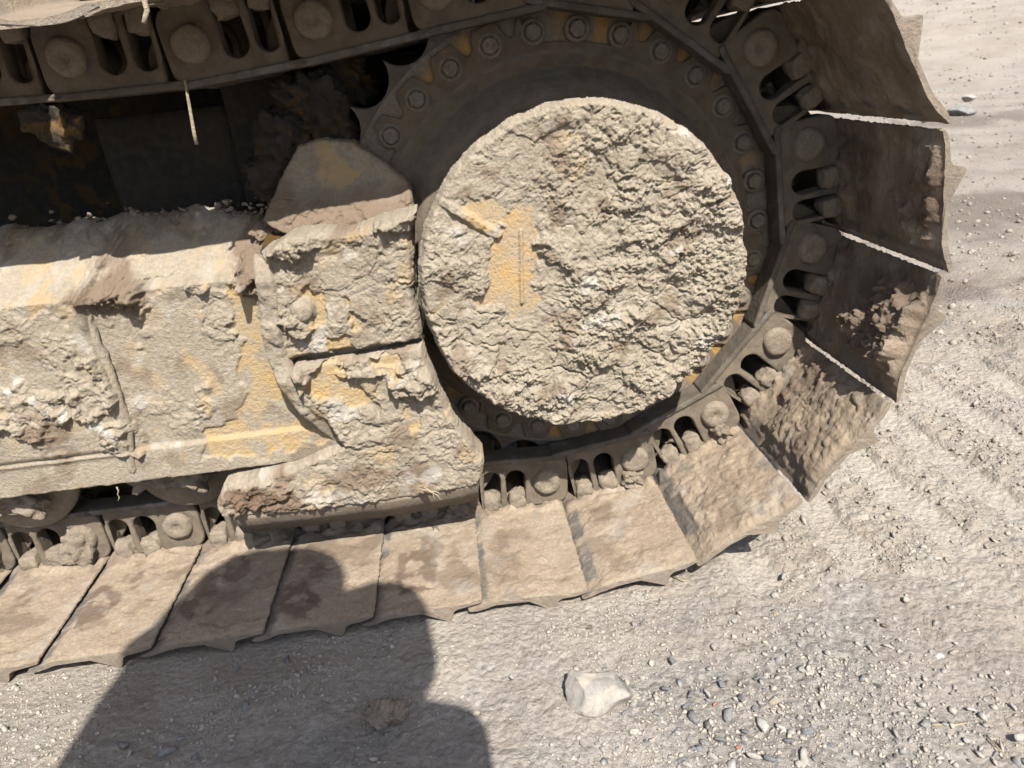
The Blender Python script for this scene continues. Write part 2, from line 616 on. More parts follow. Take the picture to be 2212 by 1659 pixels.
def ground_parts(x, y):
    P = np.stack([x, y, np.zeros(len(x))], 1)
    near = 1 - sstep(9, 40, np.hypot(x - 5, y + 2))
    h = 0.05 * fbm(P * 0.33, 4, 41) + 0.030 * fbm(P * 1.3, 4, 42)
    wx = x + 0.05 * fbm(P * 5, 2, 43)
    wy = y + 0.05 * fbm(P * 5 + 8, 2, 44)
    rough = sstep(-0.15, 0.4, fbm(P * 0.8, 3, 45))
    f1, f2, r = worley2(wx * 9, wy * 9, 46)
    h = h + near * (0.004 + 0.018 * rough) * r * np.sqrt(np.clip(1 - f1 * f1 * 1.3, 0, 1))
    f1, f2, r = worley2(wx * 21, wy * 21, 47)
    h = h + near * (0.010 + 0.012 * rough) * r * np.sqrt(np.clip(1 - f1 * f1 * 1.3, 0, 1))
    h = h + near * 0.012 * fbm(P * 13, 4, 48)
    # grouser prints left by the track where it rolled out to the right
    lane = sstep(6.1, 6.9, x) * (1 - sstep(17, 19, x)) * sstep(-1.80, -1.62, y + 0.10 * fbm(P * 2.2, 3, 49)) * (1 - sstep(2.3, 2.6, y))
    bar = np.zeros(len(x))
    for i, xp in enumerate(PRINTS):
        e = 0.05 * fbm(P * 1.6 + i * 5.0, 3, 50) * 1.4
        bar = np.maximum(bar, 1 - sstep(0.13, 0.25, np.abs(x + e - xp)))
    f1, f2, r = worley2(wx * 5.5, wy * 7.5, 51)
    f3, f4, r2 = worley2(wx * 12, wy * 14, 52)
    clod = (0.034 * r * np.sqrt(np.clip(1 - f1 * f1 * 1.2, 0, 1)) + 0.026 * r2 * np.sqrt(np.clip(1 - f3 * f3 * 1.2, 0, 1))) * near
    h = h + lane * ((1 - bar) * (clod + 0.02 * fbm(P * 3, 3, 53)) - bar * 0.034 + 0.01)
    # churned, darker clods farther off to the right and behind the track
    ch = sstep(-0.30, 0.2, fbm(P * np.array([0.12, 0.30, 1]) + 2.0, 3, 54)) * sstep(1.0, 4.0, y) * (1 - sstep(30, 60, y))
    h = h + ch * (0.14 * fbm(P * 0.9, 5, 55) + 0.09 * np.abs(fbm(P * 2.6, 3, 58)))
    # flat under the track so that the shoes rest on it
    under = sstep(-2.0, -1.5, -np.abs(y - 0.5) + 0.55) * (1 - sstep(5.2, 6.2, x))
    h = h * (1 - 0.65 * under) - 0.03 * under
    # the lot climbs to a low bank in the distance
    dist = np.hypot(x - 5, y + 6)
    h = h + 0.12 * np.clip(dist - 60, 0, 500) * sstep(55, 110, dist)
    h = h + sstep(25, 60, dist) * 0.35 * fbm(P * 0.22, 4, 57)
    return h, rough, lane, bar, ch


def gz(x, y):
    return ground_parts(np.atleast_1d(np.asarray(x, float)), np.atleast_1d(np.asarray(y, float)))[0] - 0.47


def graded(a, b, fine, lim, g=1.045):
    mid = np.arange(a, b, fine)
    out, s, v = [], fine, b
    while v < lim:
        out.append(v)
        s *= g
        v += s
    lo, s, v = [], fine, a
    while v > -lim:
        s *= g
        v -= s
        lo.append(v)
    return np.concatenate([lo[::-1], mid, out])


gx, gy = graded(-0.4, 12.2, 0.0235, 700), graded(-4.1, 3.2, 0.0235, 700)
GX, GY = np.meshgrid(gx, gy, indexing='ij')
fx, fy = GX.ravel(), GY.ravel()
gh, grough, glane, gbar, gch = ground_parts(fx, fy)
idx = np.arange(len(fx)).reshape(len(gx), len(gy))
GF = np.stack([idx[:-1, :-1], idx[1:, :-1], idx[1:, 1:], idx[:-1, 1:]], -1).reshape(-1, 4)
P_ = np.stack([fx, fy, np.zeros(len(fx))], 1)
dark = np.clip(gch * (0.22 + 0.6 * sstep(-0.1, 0.5, fbm(P_ * np.array([0.35, 0.8, 1]), 4, 61))), 0, 1)
for (u_, v_, ru_, rv_) in ((2090, 470, 3.6, 2.2), (2075, 262, 5.0, 3.5), (2190, 430, 4, 1.5)):
    q_ = atz(u_, v_)
    dark = np.maximum(dark, 0.8 * sstep(1.1, 0.5, np.hypot((fx - q_[0]) / ru_, (fy - q_[1]) / rv_) + 0.7 * fbm(P_ * 0.8, 4, 66)))
dark = np.maximum(dark, 0.28 * sstep(1.5, 5.0, fy) * (0.5 + 0.5 * sstep(-0.3, 0.3, fbm(P_ * 0.5, 3, 68))))
dpx = atz(1720, 1560)
grav = np.clip(sstep(2.0, 0.6, np.hypot((fx - dpx[0]) * 0.75, (fy - dpx[1]) * 1.0) + 0.6 * fbm(P_ * 1.2, 4, 62)), 0, 1)
grav = np.maximum(grav, 0.55 * sstep(0.2, 0.5, fbm(P_ * 0.55 + 6, 4, 63)))
palex = np.clip(0.5 * glane * gbar + 0.25 * sstep(0.1, 0.5, fbm(P_ * 0.7 + 3, 3, 64)), 0, 1) * (1 - sstep(1.0, 5.0, fy))


def mat_ground():
    t = NT('dry_dirt_and_gravel')
    dry, dry2 = (0.44, 0.382, 0.31), (0.375, 0.317, 0.25)
    c = t.mix(t.ramp(t.noise(3.2, 6, 0.62), 0.35, 0.66), dry, dry2)
    c = t.mix(t.ramp(t.noise(9, 5, 0.65), 0.45, 0.75, 0, 0.6), c, (0.44, 0.36, 0.285))
    # grit: cells of slightly different stone colours
    v = t.voro(120, out='Color')
    sp = t.t.nodes.new('ShaderNodeSeparateColor')
    t.t.links.new(v, sp.inputs[0])
    grit = t.mix(t.ramp(sp.outputs[0], 0.0, 1.0), (0.30, 0.28, 0.25), (0.60, 0.56, 0.49))
    c = t.mix(t.ramp(t.noise(24, 4, 0.6), 0.42, 0.66, 0.12, 0.55), c, grit)
    c = t.mix(t.math('MULTIPLY', t.attr('grav'), 0.55), c, t.mix(t.ramp(sp.outputs[1], 0.2, 0.8), (0.17, 0.175, 0.18), (0.42, 0.41, 0.385)))
    c = t.mix(t.ramp(t.noise(0.9, 6, 0.72), 0.42, 0.66, 0.0, 0.42), c, (0.25, 0.205, 0.16))
    c = t.mix(t.attr('dark'), c, (0.17, 0.135, 0.105))
    c = t.mix(t.attr('pale'), c, (0.54, 0.485, 0.41))
    t.color(c, 0.51)
    h = t.math('ADD', t.math('MULTIPLY', t.voro(105), -0.7), t.math('ADD', t.math('MULTIPLY', t.noise(110, 5, 0.78), 1.4), t.math('MULTIPLY', t.noise(20, 4, 0.7), 0.8)))
    t.bump(h, 0.85, 0.008)
    return t.m


M['ground'] = mat_ground()
gme = mesh_np('ground', W(np.stack([fx, fy, gh - 0.47], 1)), GF, {'grav': grav, 'dark': dark, 'pale': palex}, True)
ground = link('ground', gme, M['ground'])
tag(ground, 'pale dry dirt with grit and track prints', None, kind='structure')

# ------------------------------------------------------------------ the excavator: chain layout
EXC = empty('excavator_undercarriage', W((5.532, 0.5, -0.47)), 'mud-caked crawler undercarriage with drive sprocket, track shoes and yellow frame', 'excavator')
BASE = np.array(EXC.location)


def part(name, me, mat, loc=None, rot=None, parent=None, label=None):
    """a part of the machine; loc in metres in the world"""
    o = link(name, me, mat, None, None, rot, label)
    par = parent or EXC
    o.parent = par
    if par is EXC:
        o.location = (np.array(loc) if loc is not None else np.zeros(3)) - BASE
    elif loc is not None:
        o.location = loc
    return o


CX, CZ = 5.532, 2.457
PIN = {0: (0.143, 0.0), 1: (1.143, 0.0), 2: (2.143, 0.0), 3: (3.143, 0.0), 4: (4.143, 0.0), 5: (5.141, -0.045),
       6: (6.124, 0.091), 7: (7.024, 0.527), 8: (7.673, 1.288), 9: (7.962, 2.245), 10: (7.843, 3.238), 11: (7.335, 4.100),
       12: (6.524, 4.685), 13: (5.545, 4.893), 14: (4.53, 4.775), 15: (3.517, 4.643), 16: (2.521, 4.550), 17: (1.521, 4.541)}
for k in range(-1, -6, -1):
    PIN[k] = (PIN[k + 1][0] - 1.0, 0.0)
for k in range(18, 24):
    PIN[k] = (PIN[k - 1][0] - 1.0, PIN[k - 1][1] + (0.02 if k < 20 else 0.0))
KS = list(range(-5, 23))

# ---- link meshes (local: x along the chain, z = inwards, i.e. away from the shoe)
# outline in (u, -v)
outer = rpoly([(0.27, 0.295), (1.235, 0.295), (1.235, -0.30), (0.27, -0.30)], [0.02, 0.15, 0.17, 0.01], 7)


def window(u, w, v0, v1):
    pts = []
    for i in range(11):
        a = PI * i / 10
        pts.append((u + w * math.cos(a), v1 - w + w * math.sin(a)))
    pts += rpoly([(u - w, v0), (u + w, v0)], 0) if False else [(u - w * 0.9, v0), (u + w * 0.9, v0)]
    return pts


wins = [window(0.385, 0.105, -0.255, 0.165), window(0.655, 0.11, -0.255, 0.165)]
LINK = curve_plate('chain_link', outer, wins, 0.10, 0.022, 3)
TAB = curve_plate('chain_link_tab', rpoly([(-0.20, 0.27), (0.45, 0.27), (0.45, 0.05), (0.27, -0.2), (-0.05, -0.24), (-0.20, -0.1)], 0.1), [], 0.055, 0.02)


def merge(name, items, smooth=None):
    """join meshes with offsets (pitches) into one mesh"""
    bm = bmesh.new()
    for me, off, rot in items:
        tmp = me.copy()
        mat = Matrix.Translation(Vector(np.array(off) * PITCH)) @ (Matrix.Rotation(rot[0], 4, rot[1]) if rot else Matrix())
        tmp.transform(mat)
        bm.from_mesh(tmp)
        bpy.data.meshes.remove(tmp)
    me = bpy.data.meshes.new(name)
    bm.to_mesh(me)
    bm.free()
    return me


BOSSES = [lathe('boss', [(0.0, -0.040 - 0.02 * (q % 2)), (0.035, -0.042 - 0.02 * (q % 2)), (0.05, -0.058), (0.09, -0.064), (0.115, -0.060), (0.138, -0.048), (0.150, -0.025), (0.156, 0.0), (0.16, 0.05)], 36, 0.009, 5 + q * 3) for q in range(4)]
LINKM = merge('chain_link', [(LINK, (0, 0.10, 0), None), (TAB, (0, 0.235, 0), None)])
for p in LINKM.polygons:
    p.use_smooth = False
# far-side link: the same plate turned to the other side
LINKF = merge('chain_link', [(LINK, (0, 0.90, 0), None), (TAB, (0, 0.765, 0), None)])
# rail head: polished strip on the inner edge of the link
RAILO = rpoly([(0.10, 0.262), (1.225, 0.262), (1.225, 0.305), (1.19, 0.325), (0.13, 0.325), (0.10, 0.305)], 0.015, 2)
RAIL = curve_plate('rail', RAILO, [], 0.135, 0.02, 3)
for me in (RAIL,):
    for p in me.polygons:
        p.use_smooth = False
PINM = merge('pin', [(lathe('bushing', [(0.0, 0.24), (0.15, 0.24), (0.15, 0.76), (0.0, 0.76)], 24), (0, 0, 0), None)])
NUTS = [box_lump('nut', 0.085, 0.10, 0.105, s, 0.035, 6, 0.45) for s in range(4)]
for me_, mt_ in ((LINKM, 'link'), (LINKF, 'link'), (RAIL, 'rail'), (PINM, 'link')):
    me_.materials.append(M[mt_])
for me_ in NUTS + BOSSES:
    me_.materials.append(M['nut'])

# ---- shoes
INNER = [(0.048, 0.392), (0.09, 0.380), (0.19, 0.346), (0.27, 0.328), (0.36, 0.32), (0.98, 0.32), (1.06, 0.312), (1.115, 0.296), (1.135, 0.292)]
OUTER = [(1.142, 0.306), (1.12, 0.326), (1.04, 0.350), (0.93, 0.362), (0.895, 0.385), (0.865, 0.465), (0.842, 0.488), (0.815, 0.480), (0.778, 0.385), (0.75, 0.362), (0.40, 0.360), (0.30, 0.369), (0.22, 0.388), (0.13, 0.412), (0.06, 0.410)]


def resample(pts, n):
    pts = np.asarray(pts, float)
    s = np.concatenate([[0], np.cumsum(np.hypot(*np.diff(pts, axis=0).T))])
    t = np.linspace(0, s[-1], n)
    return np.stack([np.interp(t, s, pts[:, 0]), np.interp(t, s, pts[:, 1])], 1)


def make_shoe(k, nu=74, hi=True, amp=1.0, ext=0.0, brown=0.0, lipcut=0.0, extcut=0.0, bend=0.0, clods=None, clodamp=0.0, stains=1.0):
    inn = resample(INNER, nu)
    out = np.array(OUTER)
    ys = np.concatenate([np.linspace(-1.48, 0.1, 96 if hi else 30), np.linspace(0.1, 2.48, 14 if hi else 48)[1:]])
    ni, no, ny = len(inn), len(out), len(ys)
    U = np.concatenate([inn[:, 0], out[:, 0]])
    Vv = np.concatenate([inn[:, 1], out[:, 1]])
    m = ni + no
    UU, YY = np.meshgrid(U, ys, indexing='ij')
    VV = np.repeat(Vv[:, None], ny, 1)
    u, y, v = UU.ravel(), YY.ravel(), VV.ravel()
    isin = np.repeat((np.arange(m) < ni)[:, None], ny, 1).ravel()
    sd = 100 + k * 7
    P = np.stack([u, y, np.full(len(u), k * 3.17)], 1)
    edge_u = sstep(0.0, 0.07, u - 0.08) * sstep(0.0, 0.05, 1.14 - u)
    edge_y = sstep(0.0, 0.05, y + 1.48)
    h = 0.008 * fbm(P * 2.2, 3, sd) + 0.009 * sstep(0.10, 0.13, fbm(P * np.array([2.0, 2.6, 1]), 5, sd + 1)) + 0.006 * sstep(-0.25, -0.22, fbm(P * np.array([2.6, 2.0, 1]) + 6, 5, sd + 1))
    h = h + 0.0045 * fbm(P * 12, 4, sd + 2) + 0.004 * billow(P * 30, 2, sd + 3)
    f1, f2, r = worley2(u * 7 + k, y * 7, sd)
    h = h + 0.014 * sstep(0.86, 0.97, r) * np.sqrt(np.clip(1 - f1 * f1 * 2.2, 0, 1))
    # fillet of packed dirt where the plate meets the chain
    h = h + 0.05 * sstep(-0.20, -0.02, y + 0.05 * fbm(P * 4, 3, sd + 4)) * (0.6 + fbm(P * 6, 3, sd + 5))
    cl = 0
    if clods is not None:
        cu, cy, ru, ry = clods
        g = sstep(1.25, 0.55, np.hypot((u - cu) / ru, (y - cy) / ry) + 0.7 * fbm(P * 3.3, 4, sd + 6))
        f1, f2, r = worley2(u * 4.5 + 0.4 * fbm(P * 4, 3, sd + 7), y * 4.5 + 0.4 * fbm(P * 4 + 5, 3, sd + 7), sd + 8)
        f3, f4, r3 = worley2(u * 13, y * 13 + 0.2 * fbm(P * 9, 2, sd + 7), sd + 9)
        cl = g * clodamp * (0.25 + 0.65 * r * np.sqrt(np.clip(1 - f1 * f1, 0, 1)) + 0.35 * r3 * np.sqrt(np.clip(1 - f3 * f3, 0, 1)) + 0.2 * fbm(P * 12, 3, sd))
    h = (h * amp * edge_u + np.maximum(cl, 0) * sstep(0, .05, u - .2) * sstep(0, .06, 1.10 - u) * sstep(0.0, 0.09, y + 1.47)) * (0.25 + 0.75 * edge_y)
    h = np.where(isin, h, 0.004 * fbm(P * 12, 3, sd + 9))
    v2 = np.where(isin, v - h, v + h) - bend * np.clip((-y - 0.10) / 1.38, 0, 1.1) ** 1.25
    # worn, crumbling long edges, plus cuts shaped to let sun through
    rag = 0.007 * fbm(P * np.array([0, 5, 1]) + 2, 3, sd + 10) + 0.009 * fbm(P * np.array([0, 22, 1]), 3, sd + 11)
    wlo, whi = sstep(0.24, 0.13, u), sstep(1.06, 1.13, u)
    sun_win_ = sstep(-1.00, -0.92, y) * sstep(-0.45, -0.55, y)  # stretch of the gap opened for sun on the stalk and ochre lump
    if extcut:
        whi = sstep(0.92, 1.13, u)
    u2 = u + (rag + lipcut * sun_win_) * wlo + (rag * 1.2 + ext + extcut * sun_win_) * whi
    y2 = y + np.where(y < -1.40, 0.012 * fbm(P * np.array([9, 0, 1]), 3, sd + 12), 0)
    loc = np.stack([u2, y2, -v2], 1) * PITCH
    idx = np.arange(m * ny).reshape(m, ny)
    nxt = np.roll(idx, -1, 0)
    F = np.stack([idx[:, :-1], idx[:, 1:], nxt[:, 1:], nxt[:, :-1]], -1).reshape(-1, 4)
    capA = idx[:, 0]
    capB = idx[::-1, -1]
    # caps as quads strips between the inner and the outer polyline
    oi = ni + (no - 1 - np.round(np.linspace(0, no - 1, ni)).astype(int))
    q = []
    for j, flip in ((0, False), (ny - 1, True)):
        a = idx[np.arange(ni - 1), j]
        b = idx[np.arange(1, ni), j]
        c = idx[oi[1:], j]
        d = idx[oi[:-1], j]
        tri1 = np.stack([a, b, c], 1)
        tri2 = np.stack([a, c, d], 1)
        t_ = np.concatenate([tri1, tri2])
        ok = (t_[:, 0] != t_[:, 1]) & (t_[:, 1] != t_[:, 2]) & (t_[:, 0] != t_[:, 2])
        t_ = t_[ok]
        q.append(t_[:, ::-1] if flip else t_)
    caps = np.concatenate(q)
    st = stains * np.clip(sstep(0.12, 0.42, fbm(P * np.array([1.5, 1.7, 1]) + 4, 4, sd + 13)) * 0.8 * sstep(0.30, 0.42, u) * sstep(-1.42, -1.2, y) + 0.5 * np.asarray(cl > 0.03, float) * sstep(0, 0.5, 0.5 + fbm(P * 4, 3, sd)), 0, 1)
    if -2 <= k <= 6:
        for (cu_, cy_, ru_, ry_, am_) in ((0.42, -0.95, 0.24, 0.34, 0.95), (0.62, -0.55, 0.16, 0.25, 0.8)):
            st = np.maximum(st, am_ * (1.0 if k < 4 else 0.5) * sstep(1.0, 0.7, np.hypot((u - cu_ - 0.06 * math.sin(k * 2.3)) / ru_, (y - cy_ - 0.15 * math.cos(k * 1.7)) / ry_) + 0.75 * fbm(P * 2.2 + 3, 5, sd + 19)) * sstep(-0.35, 0.1, fbm(P * 5, 3, sd + 20) + 0.1))
    st = np.clip(st + brown * sstep(-0.5, 0.1, fbm(P * 1.8 + 8, 4, sd + 18)), 0, 1)
    st = np.where(isin, st, 0.25)
    st = np.maximum(st, 0.8 * np.where(isin, sstep(-0.16, -0.05, y) * sstep(0.55, 0.25, u), 0))
    ba = np.where(isin, 0.9 * sstep(0.26, 0.22, u + 0.02 * fbm(P * 7, 3, sd + 14)) * sstep(0.35, -0.1, fbm(P * 3.3, 4, sd + 15)), 0.0)
    ba = np.maximum(ba, np.where(isin, sstep(0.60, 0.7, fbm(P * 3.1 + 9, 5, sd + 16)) * 0.5, 0.35 * sstep(0.0, 0.3, fbm(P * 4, 3, sd))))
    ba = np.maximum(ba, 0.35 * sstep(-1.465, -1.478, y))
    pa = np.where(isin, 0.22 * sstep(0.25, 0.6, fbm(P * 2.0 + 15, 5, sd + 17)), 0)
    me = mesh_np('track_shoe', loc, [F, caps], {'stain': st, 'bare': ba, 'pale': pa}, True)
    me.set_sharp_from_angle(angle=math.radians(48))
    return me


shared_shoe = None
for k in KS:
    a, b = np.array(PIN[k]), np.array(PIN[k + 1])
    h = math.atan2(b[1] - a[1], b[0] - a[0])
    hi = -1 <= k <= 12
    if hi:
        cl = {7: ((0.62, -0.95, 0.55, 0.75), 0.055), 8: ((0.55, -1.15, 0.42, 0.50), 0.17), 6: ((0.6, -0.8, 0.5, 0.8), 0.03), 9: ((0.6, -1.25, 0.5, 0.30), 0.07)}.get(k, (None, 0))
        me = make_shoe(k, clods=cl[0], clodamp=cl[1], stains=0.8, amp=1.15 if k in (5, 6, 7) else 1.0, ext={10: 0.06, 11: 0.10, 12: 0.10, 13: 0.05}.get(k, 0.028), brown={7: 0.12, 8: 0.55, 9: 0.6, 10: 0.6, 11: 0.6, 12: 0.6}.get(k, 0.0))
    else:
        if shared_shoe is None:
            shared_shoe = make_shoe(40, 40, False)
            bent_shoe = make_shoe(41, 50, False, bend=0.23)
        me = shared_shoe
    if k in (16, 17):
        me = make_shoe(k, 50, False, lipcut=0.05 if k == 16 else 0.15, ext=-0.045, bend=0.23)
    elif k in (13, 14, 15):
        me = make_shoe(k, 50, False, extcut=-0.17 if k == 15 else 0.0, bend={13: 0.04, 14: 0.10, 15: 0.17}[k])
    elif k > 17:
        me = bent_shoe
    sh = part('track_shoe', me, M['shoe'], W((a[0], 0, a[1])), (0, -h, 0))
    part('chain_link', LINKM, None, (0, 0, 0), None, sh)
    part('chain_link', LINKF, None, (0, 0, 0), None, sh)
    part('rail', RAIL, None, (0, 0.105 * PITCH, 0), None, sh)
    part('rail', RAIL, None, (0, 0.895 * PITCH, 0), None, sh)
    part('pin_boss', BOSSES[k % 4], None, (1.0 * PITCH, 0, 0), (0, random.uniform(0, 6), 0), sh)
    part('bushing', PINM, None, (1.0 * PITCH, 0, 0), None, sh)
    for j, un in enumerate((0.375, 0.66)):
        part('nut', NUTS[(k * 2 + j) % 4], None, ((un + random.uniform(-.015, .015)) * PITCH, 0.06 * PITCH, -(0.235 + random.uniform(-.02, .02)) * PITCH), (0, random.uniform(-.2, .2), 0), sh)

# packed mud stuck on the lower chain
LUMPS = [box_lump('mud_lump', 0.17, 0.10, 0.17, 80 + q, 0.09, 10, 0.35) for q in range(3)]
for me_ in LUMPS:
    me_.materials.append(M['nut'])
shoes_ = [o for o in EXC.children if o.name.startswith('track_shoe')]
for o_, k_ in zip(shoes_, KS):
    if k_ in (-2, -1, 1, 3, 5, 6):
        part('mud_lump', LUMPS[k_ % 3], None, ((0.98 + 0.05 * math.sin(k_)) * PITCH, 0.0, -(0.10 if k_ < 1 else 0.22) * PITCH), (0, k_ * 1.3, 0), o_).scale = (1, 0.9, 0.9) if k_ < 1 else (0.6, 0.9, 0.5)

# ------------------------------------------------------------------ drive sprocket
NT_ = 30
tips = math.radians(129.2)
prof = []
for i in range(NT_):
    a0 = tips + 2 * PI * i / NT_
    a1 = a0 + 2 * PI / NT_
    p0 = np.array([2.39 * math.cos(a0), 2.39 * math.sin(a0)])
    p1 = np.array([2.39 * math.cos(a1), 2.39 * math.sin(a1)])
    am = (a0 + a1) / 2
    rc = 0.258
    dm = math.sqrt(rc ** 2 - (np.linalg.norm(p1 - p0) / 2) ** 2)
    c = np.array([math.cos(am), math.sin(am)]) * (2.39 * math.cos(PI / NT_) + dm)
    t0 = math.atan2(*(p0 - c)[::-1])
    t1 = math.atan2(*(p1 - c)[::-1])
    while t1 < t0:
        t1 += 2 * PI
    if t1 - t0 > PI:
        t0, t1 = t1, t0 + 2 * PI
    for s in np.linspace(0, 1, 10)[:-1]:
        th = t0 + (t1 - t0) * s if abs(t1 - t0) < PI else t0
        prof.append(tuple(c + rc * np.array([math.cos(th), math.sin(th)])))
prof = sorted(prof, key=lambda q: math.atan2(q[1], q[0]))
RING = curve_plate('sprocket', prof, [circle(0, 0, 1.70, 96)], 0.19, 0.012, 2)
SPR = part('sprocket', RING, M['tooth'], W((CX, 0.46, CZ)), None, None, 'toothed drive ring under dust')
# flange with lobes round some of the bolts
lobes = []
NB = 31
for i in range(372):
    th = 2 * PI * i / 372
    d = abs(((math.degrees(th) - 25.3 + 180 / NB) % (360 / NB)) - 180 / NB)
    grp = (math.degrees(th) % 72) / 72
    lob = 0.16 * (1 - sstep(2.8, 5.2, d)) if 0.35 < grp < 0.98 else 0
    r = 1.86 + (0.10 if 0.3 < grp else 0.0) * 1 + lob
    lobes.append((r * math.cos(th), r * math.sin(th)))
FL = curve_plate('hub_flange', lobes, [circle(0, 0, 1.55, 96)], 0.03, 0.012, 2)
part('hub_flange', FL, M['sprocket'], (0, -0.215 * PITCH, 0), None, SPR)
DISH = lathe('hub_dish', [(1.80, -0.245), (1.77, -0.255), (1.73, -0.22), (1.68, -0.235), (1.63, -0.27), (1.625, -0.30), (1.57, -0.33), (1.565, -0.355), (1.52, -0.385), (1.51, -0.41), (1.44, -0.47), (1.40, -0.50), (1.36, -0.55), (1.34, -1.20)], 128, 0.006, 21)
part('hub_dish', DISH, M['dish'], (0, 0, 0), None, SPR)
BOLT = merge('bolt', [(lathe('b1', [(0.0, -0.055), (0.035, -0.055), (0.045, -0.062), (0.07, -0.06), (0.078, -0.045), (0.08, 0.0)], 6, 0.003, 3, False), (0, 0, 0), None),
                      (lathe('b2', [(0.08, -0.018), (0.103, -0.018), (0.112, -0.005), (0.115, 0.01)], 24), (0, 0, 0), None)])
BOLT.materials.append(M['ringface'])
nr_, nth_ = 22, 620
RR, TT = np.meshgrid(np.linspace(1.72, 2.165, nr_), np.linspace(0, 2 * PI, nth_, endpoint=False), indexing='ij')
RR, TT = RR.ravel(), TT.ravel()
Pf = np.stack([RR * np.cos(TT), RR * np.sin(TT), np.zeros(len(RR))], 1)
fa = np.abs(((np.degrees(TT) - 25.3) % (360 / NB)) - 180 / NB)
pb = sstep(3.4, 1.6, fa + 2.2 * fbm(Pf * 4, 3, 65)) * sstep(0.17, 0.07, np.abs(RR - 1.97) + 0.09 * fbm(Pf * 5, 4, 66)) * sstep(-0.3, 0.15, fbm(Pf * 1.3, 2, 67))
yf = -0.199 - 0.008 * fbm(Pf * 6, 4, 68) - 0.004 * np.abs(fbm(Pf * 14, 3, 69))
ix_ = np.arange(nr_ * nth_).reshape(nr_, nth_)
nx_ = np.roll(ix_, -1, 1)
FACE = mesh_np('ring_face', np.stack([Pf[:, 0], yf, Pf[:, 1]], 1) * PITCH, np.stack([ix_[:-1], ix_[1:], nx_[1:], nx_[:-1]], -1).reshape(-1, 4), {'bare': pb}, True)
part('ring_face', FACE, M['ringface'], (0, 0, 0), None, SPR)
for i in range(NB):
    th = math.radians(25.3 + 360 / NB * i)
    x_, z_ = 1.955 * math.cos(th), 1.955 * math.sin(th)
    part('bolt', BOLT, None, (x_ * PITCH, -0.232 * PITCH, z_ * PITCH), (0, random.uniform(0, 3), 0), SPR)

# ------------------------------------------------------------------ travel motor cover
CY = -0.86
patch1 = pxz([(1066, 478), (1140, 466), (1150, 478), (1158, 515), (1140, 560), (1152, 600), (1150, 648), (1130, 655), (1125, 690), (1100, 700), (1090, 655), (1048, 645), (1070, 580), (1062, 540)], CY)
patch2 = pxz([(1000, 437), (1060, 440), (1085, 462), (1075, 500), (1010, 470)], CY)
rib1 = np.array(pxz([(950, 435), (1075, 510)], CY))
bead = np.array(pxz([(1126, 500), (1128, 655)], CY))


def seg_d(x, z, a, b):
    e = b - a
    t = np.clip(((x - a[0]) * e[0] + (z - a[1]) * e[1]) / (e @ e), 0, 1)
    return np.hypot(x - a[0] - e[0] * t, z - a[1] - e[1] * t)


def cover_sd(x, z):
    th = np.arctan2(z - CZ, x - CX)
    P = np.stack([np.cos(th) * 3, np.sin(th) * 3, np.zeros(len(x))], 1)
    return np.hypot(x - CX, z - CZ) - 1.425 - 0.011 * fbm(P * 3, 5, 70)


def cover_front(x, z, sd):
    P = np.stack([x, z, np.zeros(len(x))], 1)
    c = crust(x, z, 71, 1.0, 1.15, 1.0)
    wob = 0.11 * fbm(P * 4, 5, 72) + 0.05 * fbm(P * 13, 4, 171)
    s1 = np.minimum(poly_sd(x, z, patch1), poly_sd(x, z, patch2) + 0.01) + wob - 0.025
    cover = sstep(0.0, 0.09, s1 + 0.02)
    thin = 0.35 + 0.65 * sstep(0.0, 0.6, np.abs(s1))
    calm = sstep(0.2, 1.1, (z - CZ) * 0.7 - (x - CX) * 0.5)         # smoother towards the upper left
    c = c * (1 - 0.45 * calm)
    h = cover * (0.008 + c * (0.45 + 0.55 * thin)) + (1 - cover) * (0.004 + 0.005 * fbm(P * 16, 4, 73))
    h = np.maximum(h, (0.045 + 0.03 * fbm(P * 6, 4, 172)) * sstep(0.055, 0.02, seg_d(x, z, rib1[0], rib1[1]) + 0.02 * fbm(P * 9, 3, 173)) + 0.01)
    h = h + 0.028 * sstep(0.022, 0.008, seg_d(x, z, bead[0], bead[1]) + 0.004 * fbm(P * 30, 2, 74))
    edge = 0.14 * (1 - sstep(0, 0.075, -sd + 0.012 * fbm(P * 9, 3, 75))) ** 2
    y = CY + 0.05 - h + edge
    bare = sstep(0.02, -0.03, s1) * (0.5 + 0.5 * sstep(-0.35, 0.2, fbm(P * 5, 4, 76)))
    sm = sstep(0.62, 0.72, fbm(P * 2.3 + 31, 4, 77) + 0.25)
    white = sstep(0.42, 0.62, fbm(P * 2.6 + 11, 5, 78)) * 0.6 * sstep(0.03, 0.09, c)
    stain = 0.55 * sstep(0.28, 0.55, fbm(P * 3.1 + 4, 5, 79)) * cover
    return y, {'bare': np.maximum(bare, 0.35 * sm * (1 - sstep(0.02, 0.05, c))), 'pale': white * cover, 'stain': stain}


slab('motor_cover', cover_sd, (CX - 1.5, CX + 1.5, CZ - 1.5, CZ + 1.5), 0.0078, cover_front, CY + 0.07, M['crust'], EXC)
COVER = bpy.data.objects['motor_cover']
COVER['label'] = 'round motor cover plastered with dried mud, yellow paint showing'
COVER_RIM = lathe('cover_rim', [(1.37, 0.02), (1.36, 0.05), (1.35, 0.16), (1.32, 0.20), (1.25, 0.24), (1.0, 0.26)], 96, 0.008, 31)
o = part('cover_rim', COVER_RIM, M['crust'], None, None, COVER)
o.location = W((CX, CY + 0.02, CZ))

